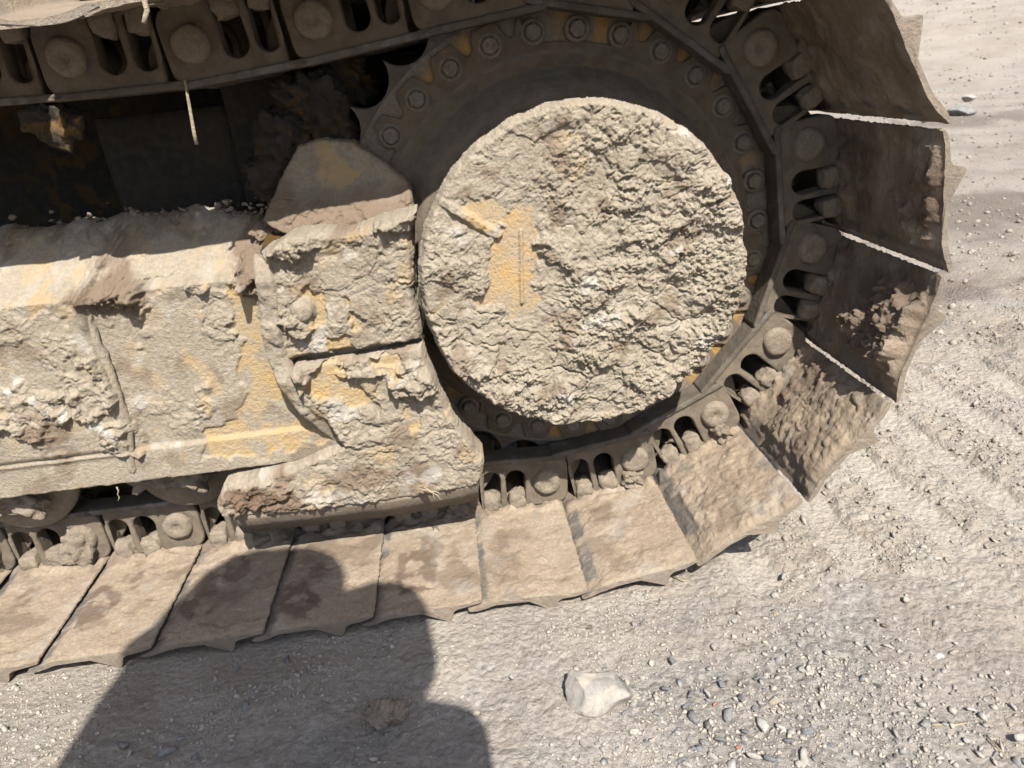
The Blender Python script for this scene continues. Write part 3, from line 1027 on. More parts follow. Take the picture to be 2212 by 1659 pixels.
# ------------------------------------------------------------------ track frame
YF = -0.5
FOLD, RIDGE = 2.70, 3.22
seam = np.array(pxz([(215, 500), (204, 557), (187, 644), (200, 694), (246, 807), (283, 919), (290, 1010)], YF))
bare_frame = [pxz([(508, 600), (548, 640), (572, 700), (585, 780), (640, 850), (690, 915), (700, 945), (560, 975), (440, 978), (455, 930), (520, 905), (528, 850), (510, 790), (520, 740), (505, 690)], YF)]
bare_pale = [pxz([(10, 590), (90, 575), (185, 572), (190, 610), (172, 655), (60, 668), (20, 640)], YF), pxz([(300, 600), (380, 585), (430, 592), (330, 612)], YF), pxz([(380, 575), (520, 560), (530, 590), (440, 602)], YF)]
scrape = [pxz([(395, 745), (460, 800), (480, 850), (400, 780)], YF), pxz([(440, 850), (460, 880), (470, 910), (450, 890)], YF)]


def noisy(P, seed, amp=0.10, sc=4):
    return amp * fbm(P * sc, 5, seed)


def frame_front(x, z, sd):
    n = len(x)
    P = np.stack([x, z, np.zeros(n)], 1)
    # cross-section: lower flange, web, fold, sloping roof
    y = np.full(n, YF)
    y = y - 0.045 * sstep(1.24, 1.20, z)
    roof = np.clip((z - FOLD) / (RIDGE - FOLD), 0, 1.3)
    y = y + 0.80 * roof - 0.02 * np.exp(-((z - FOLD) / 0.06) ** 2)
    sx = np.interp(z, seam[::-1, 1], seam[::-1, 0])
    left = sstep(0.03, -0.03, x - sx)
    y = y - 0.085 * left * sstep(1.15, 1.3, z)
    ridge_b = 0.075 * np.exp(-((x - sx) / 0.045) ** 2)
    y = y - ridge_b * (0.25 + 0.75 * sstep(2.35, 2.5, z))
    # mud
    wob = noisy(P, 81)
    sb = np.full(n, 9.0)
    for q in bare_frame:
        sb = np.minimum(sb, poly_sd(x, z, q))
    sp = np.full(n, 9.0)
    for q in bare_pale:
        sp = np.minimum(sp, poly_sd(x, z, q))
    c = crust(x, z, 82, 1.0, 0.85, 0.9)
    calm = sstep(2.55, 2.75, z)
    cov = sstep(0.0, 0.03, sb + wob)
    cov2 = sstep(-0.04, 0.06, sp + wob * 2.6)
    streak = sstep(0.15, 0.3, fbm(P * np.array([1.4, 1.4, 1]) + 7, 4, 83))
    amt = (0.16 + 0.42 * streak) * (1 - 0.80 * calm) * (0.25 + 0.75 * sstep(1.20, 1.45, z))
    h = cov * cov2 * (0.012 + c * amt * 0.85)
    h = h + (1 - cov * cov2) * 0.004 * fbm(P * 20, 4, 84)
    # big torn clods hanging below the fold right of the seam and next to the guard
    for (u, v, ru, rv, am) in ((240, 612, 0.28, 0.20, 0.07), (270, 640, 0.20, 0.20, 0.07), (430, 614, 0.14, 0.08, 0.06), (545, 575, 0.14, 0.30, 0.12), (535, 610, 0.12, 0.18, 0.10), (600, 515, 0.34, 0.14, 0.09), (330, 590, 0.25, 0.07, 0.04),
                               (190, 845, 0.25, 0.3, 0.05), (270, 940, 0.2, 0.2, 0.06), (60, 880, 0.5, 0.3, 0.05), (230, 800, 0.1, 0.3, 0.05)):
        px_, _, pz_ = at(u, v, YF)
        g = sstep(1.0, 0.72, np.hypot((x - px_) / ru, (z - pz_) / rv) + 0.55 * fbm(P * 5, 4, 85))
        f1, f2, r = worley2(x * 9 + 0.3 * fbm(P * 7, 2, 86), z * 9, 87)
        h = h + g * am * (0.45 + 0.55 * r * np.sqrt(np.clip(1 - f1 * f1, 0, 1)) + 0.5 * fbm(P * 10, 4, 88)) + g * 0.35 * (c - 0.06)
    # loose grit on the roof near the ridge
    f1, f2, r = worley2(x * 13, z * 16, 89)
    h = h + sstep(2.98, 3.15, z + 0.06 * fbm(P * 3, 3, 90)) * (0.05 * sstep(0.35, 0.9, r) * np.sqrt(np.clip(1 - f1 * f1 * 1.2, 0, 1)) + 0.03 * (fbm(P * 4, 3, 91) + .4))
    y = y - h
    y = y + 0.06 * (1 - sstep(0, 0.05, -sd)) ** 2
    bare = np.maximum((1 - cov) * sstep(-0.5, 0.0, fbm(P * 4, 5, 92)), 0.35 * sstep(0.36, 0.48, fbm(P * 2.2 + 21, 5, 93)) * cov)
    for q in scrape:
        bare = np.maximum(bare, 0.75 * sstep(0.02, -0.02, poly_sd(x, z, q) + wob * 0.5))
    bare = np.maximum(bare, (1 - cov2) * 0.6 * sstep(-0.15, 0.25, fbm(P * 6, 4, 94)))
    pale = np.maximum(0.25 * (1 - cov2) * sstep(-0.2, 0.3, fbm(P * 5 + 2, 4, 103)), 0)
    wl = sstep(0.12, 0.0, seg_d(x, z, np.array(pxz([(0, 800), (1, 800)], YF))[0], np.array(pxz([(250, 925), (1, 800)], YF))[0]) + 0.10 * fbm(P * 5, 4, 95))
    pale = np.maximum(pale, 0.85 * wl * sstep(0.02, 0.2, fbm(P * 7, 4, 96)))
    pale = np.maximum(pale, 0.4 * sstep(0.42, 0.6, fbm(P * 3 + 17, 5, 97)))
    stain = 0.5 * sstep(0.2, 0.5, fbm(P * 2.4 + 5, 5, 98))
    for (u, v, ru, rv) in ((240, 630, 0.34, 0.24), (545, 575, 0.18, 0.35), (120, 930, 0.25, 0.12)):
        px_, _, pz_ = at(u, v, YF)
        stain = np.maximum(stain, 0.75 * sstep(1.1, 0.7, np.hypot((x - px_) / ru, (z - pz_) / rv) + 0.5 * fbm(P * 4, 4, 99)))
    return y, {'bare': bare * (stain < 0.6), 'pale': pale, 'stain': stain}


fr_poly = [(-4.0, 0.86), (2.9, 0.86), (3.6, 1.0), (4.05, 1.9), (4.10, 3.0), (3.9, 3.08), (2.9, 3.06), (2.6, 3.12), (2.3, RIDGE), (-4.0, RIDGE)]


def frame_sd(x, z):
    P = np.stack([x, z, np.zeros(len(x))], 1)
    top = sstep(2.9, 3.1, z)
    return poly_sd(x, z, fr_poly) + 0.01 * fbm(P * 8, 4, 101) + 0.05 * top * fbm(P * 3, 4, 102)


FRAME = slab('track_frame', frame_sd, (-0.6, 4.15, 0.80, 3.30), 0.0092, frame_front, lambda x, z: np.full(x.shape, 0.35), M['frame'], EXC)
FRAME['label'] = 'long frame beam caked with mud, yellow paint scraped bare'
# the beam goes on to the left, out of the picture
FRAME2 = slab('track_frame', frame_sd, (-4.0, -0.598, 0.80, 3.30), 0.04, frame_front, lambda x, z: np.full(x.shape, 0.35), M['frame'], EXC)

sb_ = np.array([(q[0], q[1]) for q in seam])
tb_ = np.linspace(0, 1, 70)
bx_ = np.interp(tb_, np.linspace(0, 1, len(sb_)), sb_[:, 0])
bz_ = np.interp(tb_, np.linspace(0, 1, len(sb_)), sb_[:, 1])
by_ = np.where(bz_ > FOLD, YF + 0.80 * (bz_ - FOLD) / (RIDGE - FOLD), YF) - 0.06
wp_ = np.stack([bx_, by_, bz_], 1)
wp_ = wp_ + 0.010 * np.stack([fbm(wp_ * 4, 3, 301), fbm(wp_ * 4 + 5, 3, 302), np.zeros(70)], 1)
wv_, wf_, wc_ = tube('weld', wp_, 0.042, 9)
wv_ = wv_ + 0.016 * fbm(wv_ * 11, 4, 303)[:, None]
wm_ = mesh_np('weld_bead', W(wv_), [wf_], {'bare': 0.25 * sstep(0.0, 0.3, fbm(wv_ * 3, 3, 304))}, True)
o = link('weld_bead', wm_, M['frame'], EXC)
o.location = -Vector(BASE)

# inner roof of the beam beyond its ridge and its underside
def prism(name, pts_yz, x0, x1, mat, parent=None, n=2):
    xs = np.linspace(x0, x1, n)
    m = len(pts_yz)
    V = np.array([(x, a, b) for x in xs for a, b in pts_yz])
    F = []
    for i in range(n - 1):
        for j in range(m):
            j2 = (j + 1) % m
            F.append((i * m + j, i * m + j2, (i + 1) * m + j2, (i + 1) * m + j))
    caps = [list(range(m))[::-1], [(n - 1) * m + j for j in range(m)]]
    me = mesh_np(name, W(V), [np.array(F), np.array(caps)])
    o = link(name, me, mat, parent or EXC)
    o.location = -Vector(BASE)
    return o


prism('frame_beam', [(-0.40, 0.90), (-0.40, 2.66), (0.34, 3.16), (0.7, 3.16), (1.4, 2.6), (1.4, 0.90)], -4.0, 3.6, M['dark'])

# ---- guards round the sprocket
YG = -0.64


def plate_front(y0, seed, bares, amt=1.0, round_=0.06, lumps=()):
    def f(x, z, sd):
        n = len(x)
        P = np.stack([x, z, np.full(n, seed * 1.0)], 1)
        wob = noisy(P, seed)
        sb = np.full(n, 9.0)
        for q in bares:
            sb = np.minimum(sb, poly_sd(x, z, q))
        cov = sstep(0.0, 0.03, sb + wob)
        c = crust(x, z, seed + 1, 1.0, 1.0, 1.1)
        h = cov * (0.012 + amt * c) + (1 - cov) * 0.004 * fbm(P * 20, 4, seed + 2)
        for (u, v, ru, rv, am) in lumps:
            px_, _, pz_ = at(u, v, y0)
            g = sstep(1.0, 0.72, np.hypot((x - px_) / ru, (z - pz_) / rv) + 0.55 * fbm(P * 5, 4, seed + 3))
            f1, f2, r = worley2(x * 10 + 0.3 * fbm(P * 7, 2, seed), z * 10, seed + 4)
            h = h + g * am * (0.55 + 0.45 * r * np.sqrt(np.clip(1 - f1 * f1, 0, 1)) + 0.25 * fbm(P * 9, 3, seed + 5))
        y = y0 - h + round_ * (1 - sstep(0, 0.06, -sd)) ** 2
        bare = np.maximum((1 - cov) * sstep(-0.5, 0.0, fbm(P * 4, 5, seed + 6)), 0.4 * sstep(0.35, 0.45, fbm(P * 2.6 + 3, 5, seed + 7)))
        pale = 0.45 * sstep(0.40, 0.6, fbm(P * 2.6 + 9, 5, seed + 8)) * cov
        stain = 0.55 * sstep(0.2, 0.5, fbm(P * 2.4 + 5, 5, seed + 9)) * cov
        return y, {'bare': bare, 'pale': pale, 'stain': stain}
    return f


up_poly = pxz([(560, 545), (640, 500), (760, 500), (830, 470), (900, 455), (900, 480), (890, 500), (895, 560), (897, 640), (912, 712), (914, 736), (800, 752), (720, 764), (640, 775), (618, 790), (600, 740), (588, 650)], YG)


def poly_sdf(poly, amp=0.012, seed=5, sc=7):
    def f(x, z):
        P = np.stack([x, z, np.zeros(len(x))], 1)
        return poly_sd(x, z, poly) + amp * fbm(P * sc, 4, seed)
    return f


g_bares = [pxz([(672, 640), (690, 632), (708, 660), (705, 690), (680, 700), (668, 680)], YG), pxz([(750, 650), (785, 690), (770, 705), (745, 672)], YG), pxz([(710, 735), (750, 728), (760, 752), (715, 758)], YG)]
UG = slab('sprocket_guard', poly_sdf(up_poly), (2.75, 4.25, 1.80, 3.2), 0.0088, plate_front(YG, 120, g_bares, 0.5, 0.08, ((610, 530, 0.30, 0.12, 0.14), (850, 480, 0.2, 0.1, 0.10), (900, 460, 0.12, 0.08, 0.1), (640, 700, 0.14, 0.12, 0.10))), -0.30, M['frame'], EXC)
UG['label'] = 'upper guard plate with a crusted bolt head'
lo_poly = pxz([(628, 800), (640, 786), (720, 776), (800, 764), (914, 741), (925, 780), (955, 850), (1000, 930), (1046, 990), (1042, 1030), (1030, 1046), (940, 1064), (850, 1080), (700, 1097), (520, 1120), (495, 1112), (470, 1085), (480, 1045), (640, 1005), (740, 960), (715, 925), (650, 850)], YG - 0.02)
l_bares = [pxz([(655, 790), (720, 782), (745, 800), (790, 845), (820, 880), (700, 850), (670, 830)], YG), pxz([(800, 770), (850, 770), (855, 800), (815, 800)], YG), pxz([(890, 870), (905, 905), (890, 915), (880, 890)], YG)]
LG = slab('roller_guard', poly_sdf(lo_poly), (1.70, 4.60, 0.10, 2.05), 0.0088, plate_front(YG - 0.02, 140, l_bares, 0.55, 0.07, ((890, 820, 0.22, 0.18, 0.14), (640, 815, 0.13, 0.14, 0.14), (800, 800, 0.3, 0.05, 0.06), (560, 1060, 0.3, 0.15, 0.08), (500, 1085, 0.15, 0.2, 0.10), (640, 1090, 0.3, 0.1, 0.05))), -0.36, M['frame'], EXC)
LG['label'] = 'lower guard plate with dark damp mud near its left end'
# brown damp mud on the lower guard
me = LG.data
co = np.empty(len(me.vertices) * 3, np.float32)
me.vertices.foreach_get('co', co)
co = co.reshape(-1, 3) / PITCH + ORG
st = np.empty(len(me.vertices), np.float32)
me.attributes['stain'].data.foreach_get('value', st)
Pn = np.stack([co[:, 0], co[:, 2], np.zeros(len(co))], 1)
for (u, v, ru, rv, am) in ((560, 1065, 0.34, 0.20, 1.0), (600, 1085, 0.3, 0.15, 0.9), (780, 1025, 0.4, 0.14, 0.7), (910, 1030, 0.16, 0.2, 0.7)):
    q = at(u, v, YG)
    st = np.maximum(st, am * sstep(1.1, 0.55, np.hypot((co[:, 0] - q[0]) / ru, (co[:, 2] - q[2]) / rv) + 0.7 * fbm(Pn * 4, 4, 150)))
me.attributes['stain'].data.foreach_set('value', st.astype(np.float32))
# bent lower lip of the guard
lip = pxz([(505, 1116), (600, 1106), (700, 1093), (850, 1076), (940, 1060), (1000, 1048), (1030, 1040)], YG)
lv, lf = [], []
sec = [(-0.03, 0.03), (-0.045, 0.01), (-0.035, -0.03), (0.02, -0.12), (0.11, -0.275), (0.34, -0.275), (0.34, -0.08), (0.05, 0.04)]
lipx = np.interp(np.linspace(0, 1, 60), np.linspace(0, 1, len(lip)), [q[0] for q in lip])
lipz = np.interp(np.linspace(0, 1, 60), np.linspace(0, 1, len(lip)), [q[1] for q in lip])
for i in range(60):
    for dy, dz in sec:
        lv.append((lipx[i], YG + dy, lipz[i] + dz))
ns = len(sec)
for i in range(59):
    for j in range(ns):
        j2 = (j + 1) % ns
        lf.append((i * ns + j, (i + 1) * ns + j, (i + 1) * ns + j2, i * ns + j2))
lv = np.array(lv)
lv[:, 1] -= 0.012 * fbm(lv * 6, 4, 151)
lv[:, 2] += 0.010 * fbm(lv * 7 + 3, 4, 152)
lme = mesh_np('guard_lip', W(lv), [np.array(lf), np.array([list(range(ns)), [59 * ns + j for j in range(ns)][::-1]])], {'stain': np.full(len(lv), 0.35)}, True)
o = link('guard_lip', lme, M['frame'], LG)
# plate behind the guards that closes the end of the beam
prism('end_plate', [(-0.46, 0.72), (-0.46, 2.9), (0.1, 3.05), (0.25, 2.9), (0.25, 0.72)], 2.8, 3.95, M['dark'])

# ---- curved edge strip between frame and guards
rib_px = [(566, 548), (578, 600), (586, 660), (590, 720), (600, 765), (622, 815), (655, 862), (692, 906), (735, 952)]
rp = np.array(pxz(rib_px, -0.62))
t_ = np.linspace(0, 1, 90)
rx = np.interp(t_, np.linspace(0, 1, len(rp)), rp[:, 0])
rz = np.interp(t_, np.linspace(0, 1, len(rp)), rp[:, 1])
for _ in range(6):
    rx[1:-1] = (rx[:-2] + rx[1:-1] * 2 + rx[2:]) / 4
    rz[1:-1] = (rz[:-2] + rz[1:-1] * 2 + rz[2:]) / 4
tx, tz = np.gradient(rx), np.gradient(rz)
tl = np.hypot(tx, tz)
nxn, nzn = -tz / tl, tx / tl
nc = 9
rv_, rf_ = [], []
for i in range(90):
    for j in range(nc):
        s = j / (nc - 1) * 2 - 1
        w = 0.095 * s
        yy = -0.685 + 0.10 * max(0, abs(s) - 0.75) * 4 + 0.16 * max(0, i / 89 - 0.8) / 0.2 + 0.1 * max(0, 0.12 - i / 89) / 0.12
        rv_.append((rx[i] + nxn[i] * w, yy, rz[i] + nzn[i] * w))
for i in range(89):
    for j in range(nc - 1):
        rf_.append((i * nc + j, i * nc + j + 1, (i + 1) * nc + j + 1, (i + 1) * nc + j))
rv_ = np.array(rv_)
hh = crust(rv_[:, 0], rv_[:, 2], 160, 1, 0.6, 0.6)
rv_[:, 1] -= hh * 0.75
bb = sstep(0.05, 0.3, fbm(rv_ * np.array([2.5, 0, 2.5]), 4, 161)) * sstep(2.0, 1.8, rv_[:, 2])
rme = mesh_np('edge_strip', W(rv_), np.array(rf_), {'stain': np.clip(bb, 0, .6), 'bare': 0.3 * bb}, False)
o = link('edge_strip', rme, M['frame'], EXC)
o.location = -Vector(BASE)
# crusted bolt on the upper guard
q = at(655, 668, YG)
BM = lathe('guard_bolt', [(0.0, -0.07), (0.05, -0.072), (0.08, -0.06), (0.095, -0.03), (0.10, 0.0), (0.12, 0.03)], 22, 0.02, 9)
o = link('bolt', BM, M['frame'], UG)
o.location = W((q[0], YG - 0.04, q[2]))

# ---- gusset beside the sprocket, in the shade
gus_poly = pxz([(575, 470), (600, 390), (640, 315), (690, 300), (760, 307), (830, 352), (890, 398), (897, 450), (880, 478), (640, 500)], 0.02)


def gus_front(x, z, sd):
    P = np.stack([x, z, np.zeros(len(x))], 1)
    # slopes forward towards its foot, where grit has piled up
    y = 0.10 - 0.30 * sstep(3.45, 2.95, z) - 0.35 * crust(x, z, 170, 1, 0.7, 0.6)
    f1, f2, r = worley2(x * 16, z * 16, 171)
    low = sstep(3.35, 3.15, z + 0.1 * fbm(P * 2.5, 3, 172)) + sstep(3.15, 2.95, x + 0.1 * fbm(P * 3, 3, 173))
    y = y - np.clip(low, 0, 1) * (0.05 + 0.04 * r * np.sqrt(np.clip(1 - f1 * f1, 0, 1)))
    y = y + 0.05 * (1 - sstep(0, 0.035, -sd)) ** 2
    bare = sstep(0.0, 0.25, fbm(P * 3.3, 5, 174)) * sstep(0.5, 0.1, low) * sstep(3.1, 3.3, x)
    return y, {'bare': bare * 0.8, 'stain': np.clip(low, 0, 1) * 0.75}


GS = slab('gusset', poly_sdf(gus_poly, 0.010, 175), (2.70, 4.25, 2.85, 3.80), 0.0105, gus_front, 0.45, M['frame'], EXC)
GS['label'] = 'shaded gusset plate with faded yellow paint and grit'

# ---- loose crumbs lying along the ridge of the beam
def stone_mesh(seed, sub=1, cuts=7, squash=(1, 1, 0.7)):
    rng = np.random.default_rng(seed)
    bm = bmesh.new()
    bmesh.ops.create_icosphere(bm, subdivisions=sub, radius=1.0)
    V = np.array([v.co[:] for v in bm.verts])
    F = np.array([[v.index for v in f.verts] for f in bm.faces])
    bm.free()
    V = V * (1 + 0.25 * fbm(V * 1.3 + seed * 5.3, 3, seed))[:, None]
    for _ in range(cuts):
        n = rng.normal(size=3)
        n /= np.linalg.norm(n)
        d = rng.uniform(0.32, 0.72)
        s = V @ n - d
        V = V - np.clip(s, 0, None)[:, None] * n
    V = V * np.array(squash)
    return V, F


STN = [stone_mesh(200 + i, 2, 12, (1.1, RNG.uniform(0.55, 0.9), RNG.uniform(0.45, 0.7))) for i in range(8)]
PEB = [stone_mesh(300 + i, 1, 7, (1, RNG.uniform(0.45, 0.9), RNG.uniform(0.4, 0.75))) for i in range(14)]


GRIT = [stone_mesh(340 + i, 0 + 1, 6, (1, RNG.uniform(0.5, 0.9), RNG.uniform(0.5, 0.8))) for i in range(4)]


def ico0(seed):
    bm = bmesh.new()
    bmesh.ops.create_icosphere(bm, subdivisions=1, radius=1.0)
    bmesh.ops.delete(bm, geom=[], context='VERTS')
    V = np.array([v.co[:] for v in bm.verts])[:12]
    bm.free()
    bm = bmesh.new()
    for v in V:
        bm.verts.new(v)
    h = bmesh.ops.convex_hull(bm, input=bm.verts[:])
    bm.verts.index_update()
    F = np.array([[v.index for v in f.verts] for f in bm.faces])
    V = np.array([v.co[:] for v in bm.verts])
    bm.free()
    rng = np.random.default_rng(seed)
    return V * rng.uniform(0.7, 1.15, (len(V), 1)) * np.array([1, rng.uniform(0.75, 1.0), rng.uniform(0.5, 0.85)]), F


GRIT = [ico0(500 + i) for i in range(10)]


def rotm(a, b, c):
    return np.array(Euler((a, b, c)).to_matrix())


def scatter(name, xs, ys, zs, sizes, shapes, rng, tone=None, tilt=0.5):
    Vs, Fs, T, n = [], [], [], 0
    for i in range(len(xs)):
        V, F = shapes[rng.integers(len(shapes))]
        R = rotm(rng.normal() * tilt, rng.normal() * tilt, rng.uniform(0, 6.28))
        Vs.append((V * sizes[i]) @ R.T + np.array([xs[i], ys[i], zs[i]]))
        Fs.append(F + n)
        T.append(np.full(len(V), tone[i] if tone is not None else rng.uniform()))
        n += len(V)
    return mesh_np(name, W(np.concatenate(Vs)), np.concatenate(Fs), {'tone': np.concatenate(T)})


def mat_stone(name, cols, dust=(0.46, 0.41, 0.34), damt=0.5, uniform=None):
    t = NT(name)
    if uniform is None:
        r = t.t.nodes.new('ShaderNodeValToRGB')
        r.color_ramp.interpolation = 'CONSTANT'
        while len(r.color_ramp.elements) < len(cols):
            r.color_ramp.elements.new(0.5)
        for i, c in enumerate(cols):
            r.color_ramp.elements[i].position = i / len(cols)
            r.color_ramp.elements[i].color = (*c, 1)
        t.t.links.new(t.attr('tone'), r.inputs[0])
        base = r.outputs[0]
    else:
        base = t.mix(t.ramp(t.noise(18, 5, 0.65), 0.35, 0.7), uniform, tuple(x * 0.72 for x in uniform))
    base = t.mix(t.ramp(t.noise(120, 4, 0.7), 0.3, 0.75, 0, 0.4), base, (0.08, 0.075, 0.07))
    gn = t.t.nodes.new('ShaderNodeNewGeometry')
    c = t.mix(t.ramp(t.noise(38, 5, 0.65), 0.62 - damt * 0.4, 0.82 - damt * 0.3), base, dust)
    t.color(c, 0.47)
    t.value('Roughness', 0.85)
    t.bump(t.noise(160, 3, 0.7), 0.4, 0.002)
    return t.m


M['gravel'] = mat_stone('mixed_gravel', [(0.46, 0.42, 0.36), (0.40, 0.37, 0.32), (0.33, 0.32, 0.30), (0.50, 0.46, 0.40), (0.26, 0.26, 0.265), (0.43, 0.36, 0.28), (0.37, 0.35, 0.32), (0.52, 0.49, 0.44), (0.22, 0.225, 0.235), (0.44, 0.40, 0.35)], damt=0.75)
M['bluegravel'] = mat_stone('blue_grey_gravel', [(0.22, 0.23, 0.24), (0.36, 0.35, 0.335), (0.18, 0.19, 0.20), (0.44, 0.42, 0.38), (0.30, 0.30, 0.30), (0.48, 0.44, 0.38)], damt=0.6)
M['crumb'] = mat_mud('mud_crumb', dry=(0.36, 0.29, 0.215), dry2=(0.29, 0.225, 0.16))

rg = np.random.default_rng(5)
n = 420
cx_ = rg.uniform(-0.6, 3.1, n)
cz_ = 3.14 + rg.normal(0, 0.06, n) + 0.04 * np.sin(cx_ * 5)
cy_ = 0.12 + (cz_ - 3.0) * 0.9 - rg.uniform(0, 0.1, n)
cm = scatter('mud_crumbs', cx_, cy_, cz_, rg.uniform(0.012, 0.045, n) * rg.choice([1, 1, 1.6], n), PEB, rg)
o = link('mud_crumbs', cm, M['crumb'], EXC)
o.location = -Vector(BASE)
o['kind'] = 'stuff'

# ------------------------------------------------------------------ bottom rollers
ROL = lathe('roller', [(0.0, -0.20), (0.18, -0.20), (0.24, -0.17), (0.26, -0.13), (0.40, -0.13), (0.52, -0.11), (0.55, -0.08), (0.55, -0.03), (0.52, 0.0), (0.44, 0.02), (0.43, 0.30), (0.52, 0.33), (0.52, 0.66), (0.43, 0.69), (0.43, 1.0), (0.0, 1.0)], 64, 0.010, 33)
CAP = box_lump('roller_cap', 0.36, 0.10, 0.14, 44, 0.11, 16, 0.3)
for i, (rxx, rzz, s) in enumerate(((-0.18, 0.80, 1.0), (1.45, 0.80, 0.96), (-1.85, 0.80, 1.0))):
    o = part('bottom_roller', ROL, M['nut'], W((rxx, 0, rzz)))
    o.scale = (s, 1, s)
    c = part('mud_cap', CAP, M['nut'], (-0.02, -0.25 * PITCH, (-0.10 if i != 1 else -0.04) * PITCH), (0, 0.15, 0), o)

# ------------------------------------------------------------------ body of the machine behind and above the track
def rough_box(name, lo, hi, mat, cell=0.12, amp=0.03, seed=0):
    lo, hi = np.array(lo, float), np.array(hi, float)
    bm = bmesh.new()
    bmesh.ops.create_cube(bm, size=1.0)
    bmesh.ops.subdivide_edges(bm, edges=bm.edges[:], cuts=14, use_grid_fill=True)
    V = np.array([v.co[:] for v in bm.verts])
    F = np.array([[v.index for v in f.verts] for f in bm.faces])
    bm.free()
    V = (lo + hi) / 2 + V * (hi - lo)
    V[:, 1] += amp * fbm(V * 2, 4, seed)
    V[:, 2] += amp * fbm(V * 2 + 7, 4, seed + 1)
    me = mesh_np(name, W(V), F)
    o = link(name, me, mat, EXC)
    o.location = -Vector(BASE)
    return o


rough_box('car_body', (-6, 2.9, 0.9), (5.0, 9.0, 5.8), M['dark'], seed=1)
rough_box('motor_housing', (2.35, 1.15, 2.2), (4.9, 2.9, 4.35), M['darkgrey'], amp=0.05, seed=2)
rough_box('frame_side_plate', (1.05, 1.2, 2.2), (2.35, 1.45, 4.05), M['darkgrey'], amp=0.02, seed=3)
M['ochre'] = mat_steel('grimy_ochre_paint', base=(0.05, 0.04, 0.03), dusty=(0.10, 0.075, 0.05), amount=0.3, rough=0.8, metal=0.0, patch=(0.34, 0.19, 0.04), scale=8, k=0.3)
SUNLUMP = box_lump('paint_scrap', 0.20, 0.10, 0.15, 66, 0.10, 12, 0.3)
part('added_lump', SUNLUMP, M['ochre'], W((1.20, 0.12, 4.06)), (0.2, 0.5, 0.1), None, 'added ochre lump placed where a sliver of sun falls')  # lump added where sun comes through the gap, standing in for lit scraps
rough_box('unseen_upper_structure', (-9, -0.6, 5.75), (7.5, 16.0, 9.0), M['dark'], seed=5)  # unseen; overhang extended to block sky light from the upper chain
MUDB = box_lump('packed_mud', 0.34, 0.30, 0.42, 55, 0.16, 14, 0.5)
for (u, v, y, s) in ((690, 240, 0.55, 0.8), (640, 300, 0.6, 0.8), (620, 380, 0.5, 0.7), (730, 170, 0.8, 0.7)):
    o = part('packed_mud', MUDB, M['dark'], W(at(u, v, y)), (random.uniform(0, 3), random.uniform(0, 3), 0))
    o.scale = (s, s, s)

# ------------------------------------------------------------------ stones lying about, one by one
def mpp(u, v):
    """pitches per photograph pixel on the ground at (u, v)"""
    q = atz(u, v)
    return np.linalg.norm(q - CAMP) / FPX


STONE_COL = {'white': (0.60, 0.58, 0.54), 'pale': (0.50, 0.47, 0.42), 'grey': (0.30, 0.30, 0.295), 'blue': (0.19, 0.20, 0.215), 'tan': (0.43, 0.36, 0.28), 'brown': (0.19, 0.13, 0.095), 'dark': (0.10, 0.10, 0.105), 'orange': (0.52, 0.22, 0.13)}
SM = {k: mat_stone('stone_' + k, [], uniform=v, damt=0.30 if k not in ('white', 'orange', 'dark') else 0.12) for k, v in STONE_COL.items()}
SMESH = {}


def stone_data(i, col):
    key = (i % 8, col)
    if key not in SMESH:
        V, F = STN[i % 8]
        me = mesh_np('stone', V * PITCH, F)
        me.materials.append(SM[col])
        SMESH[key] = me
    return SMESH[key]


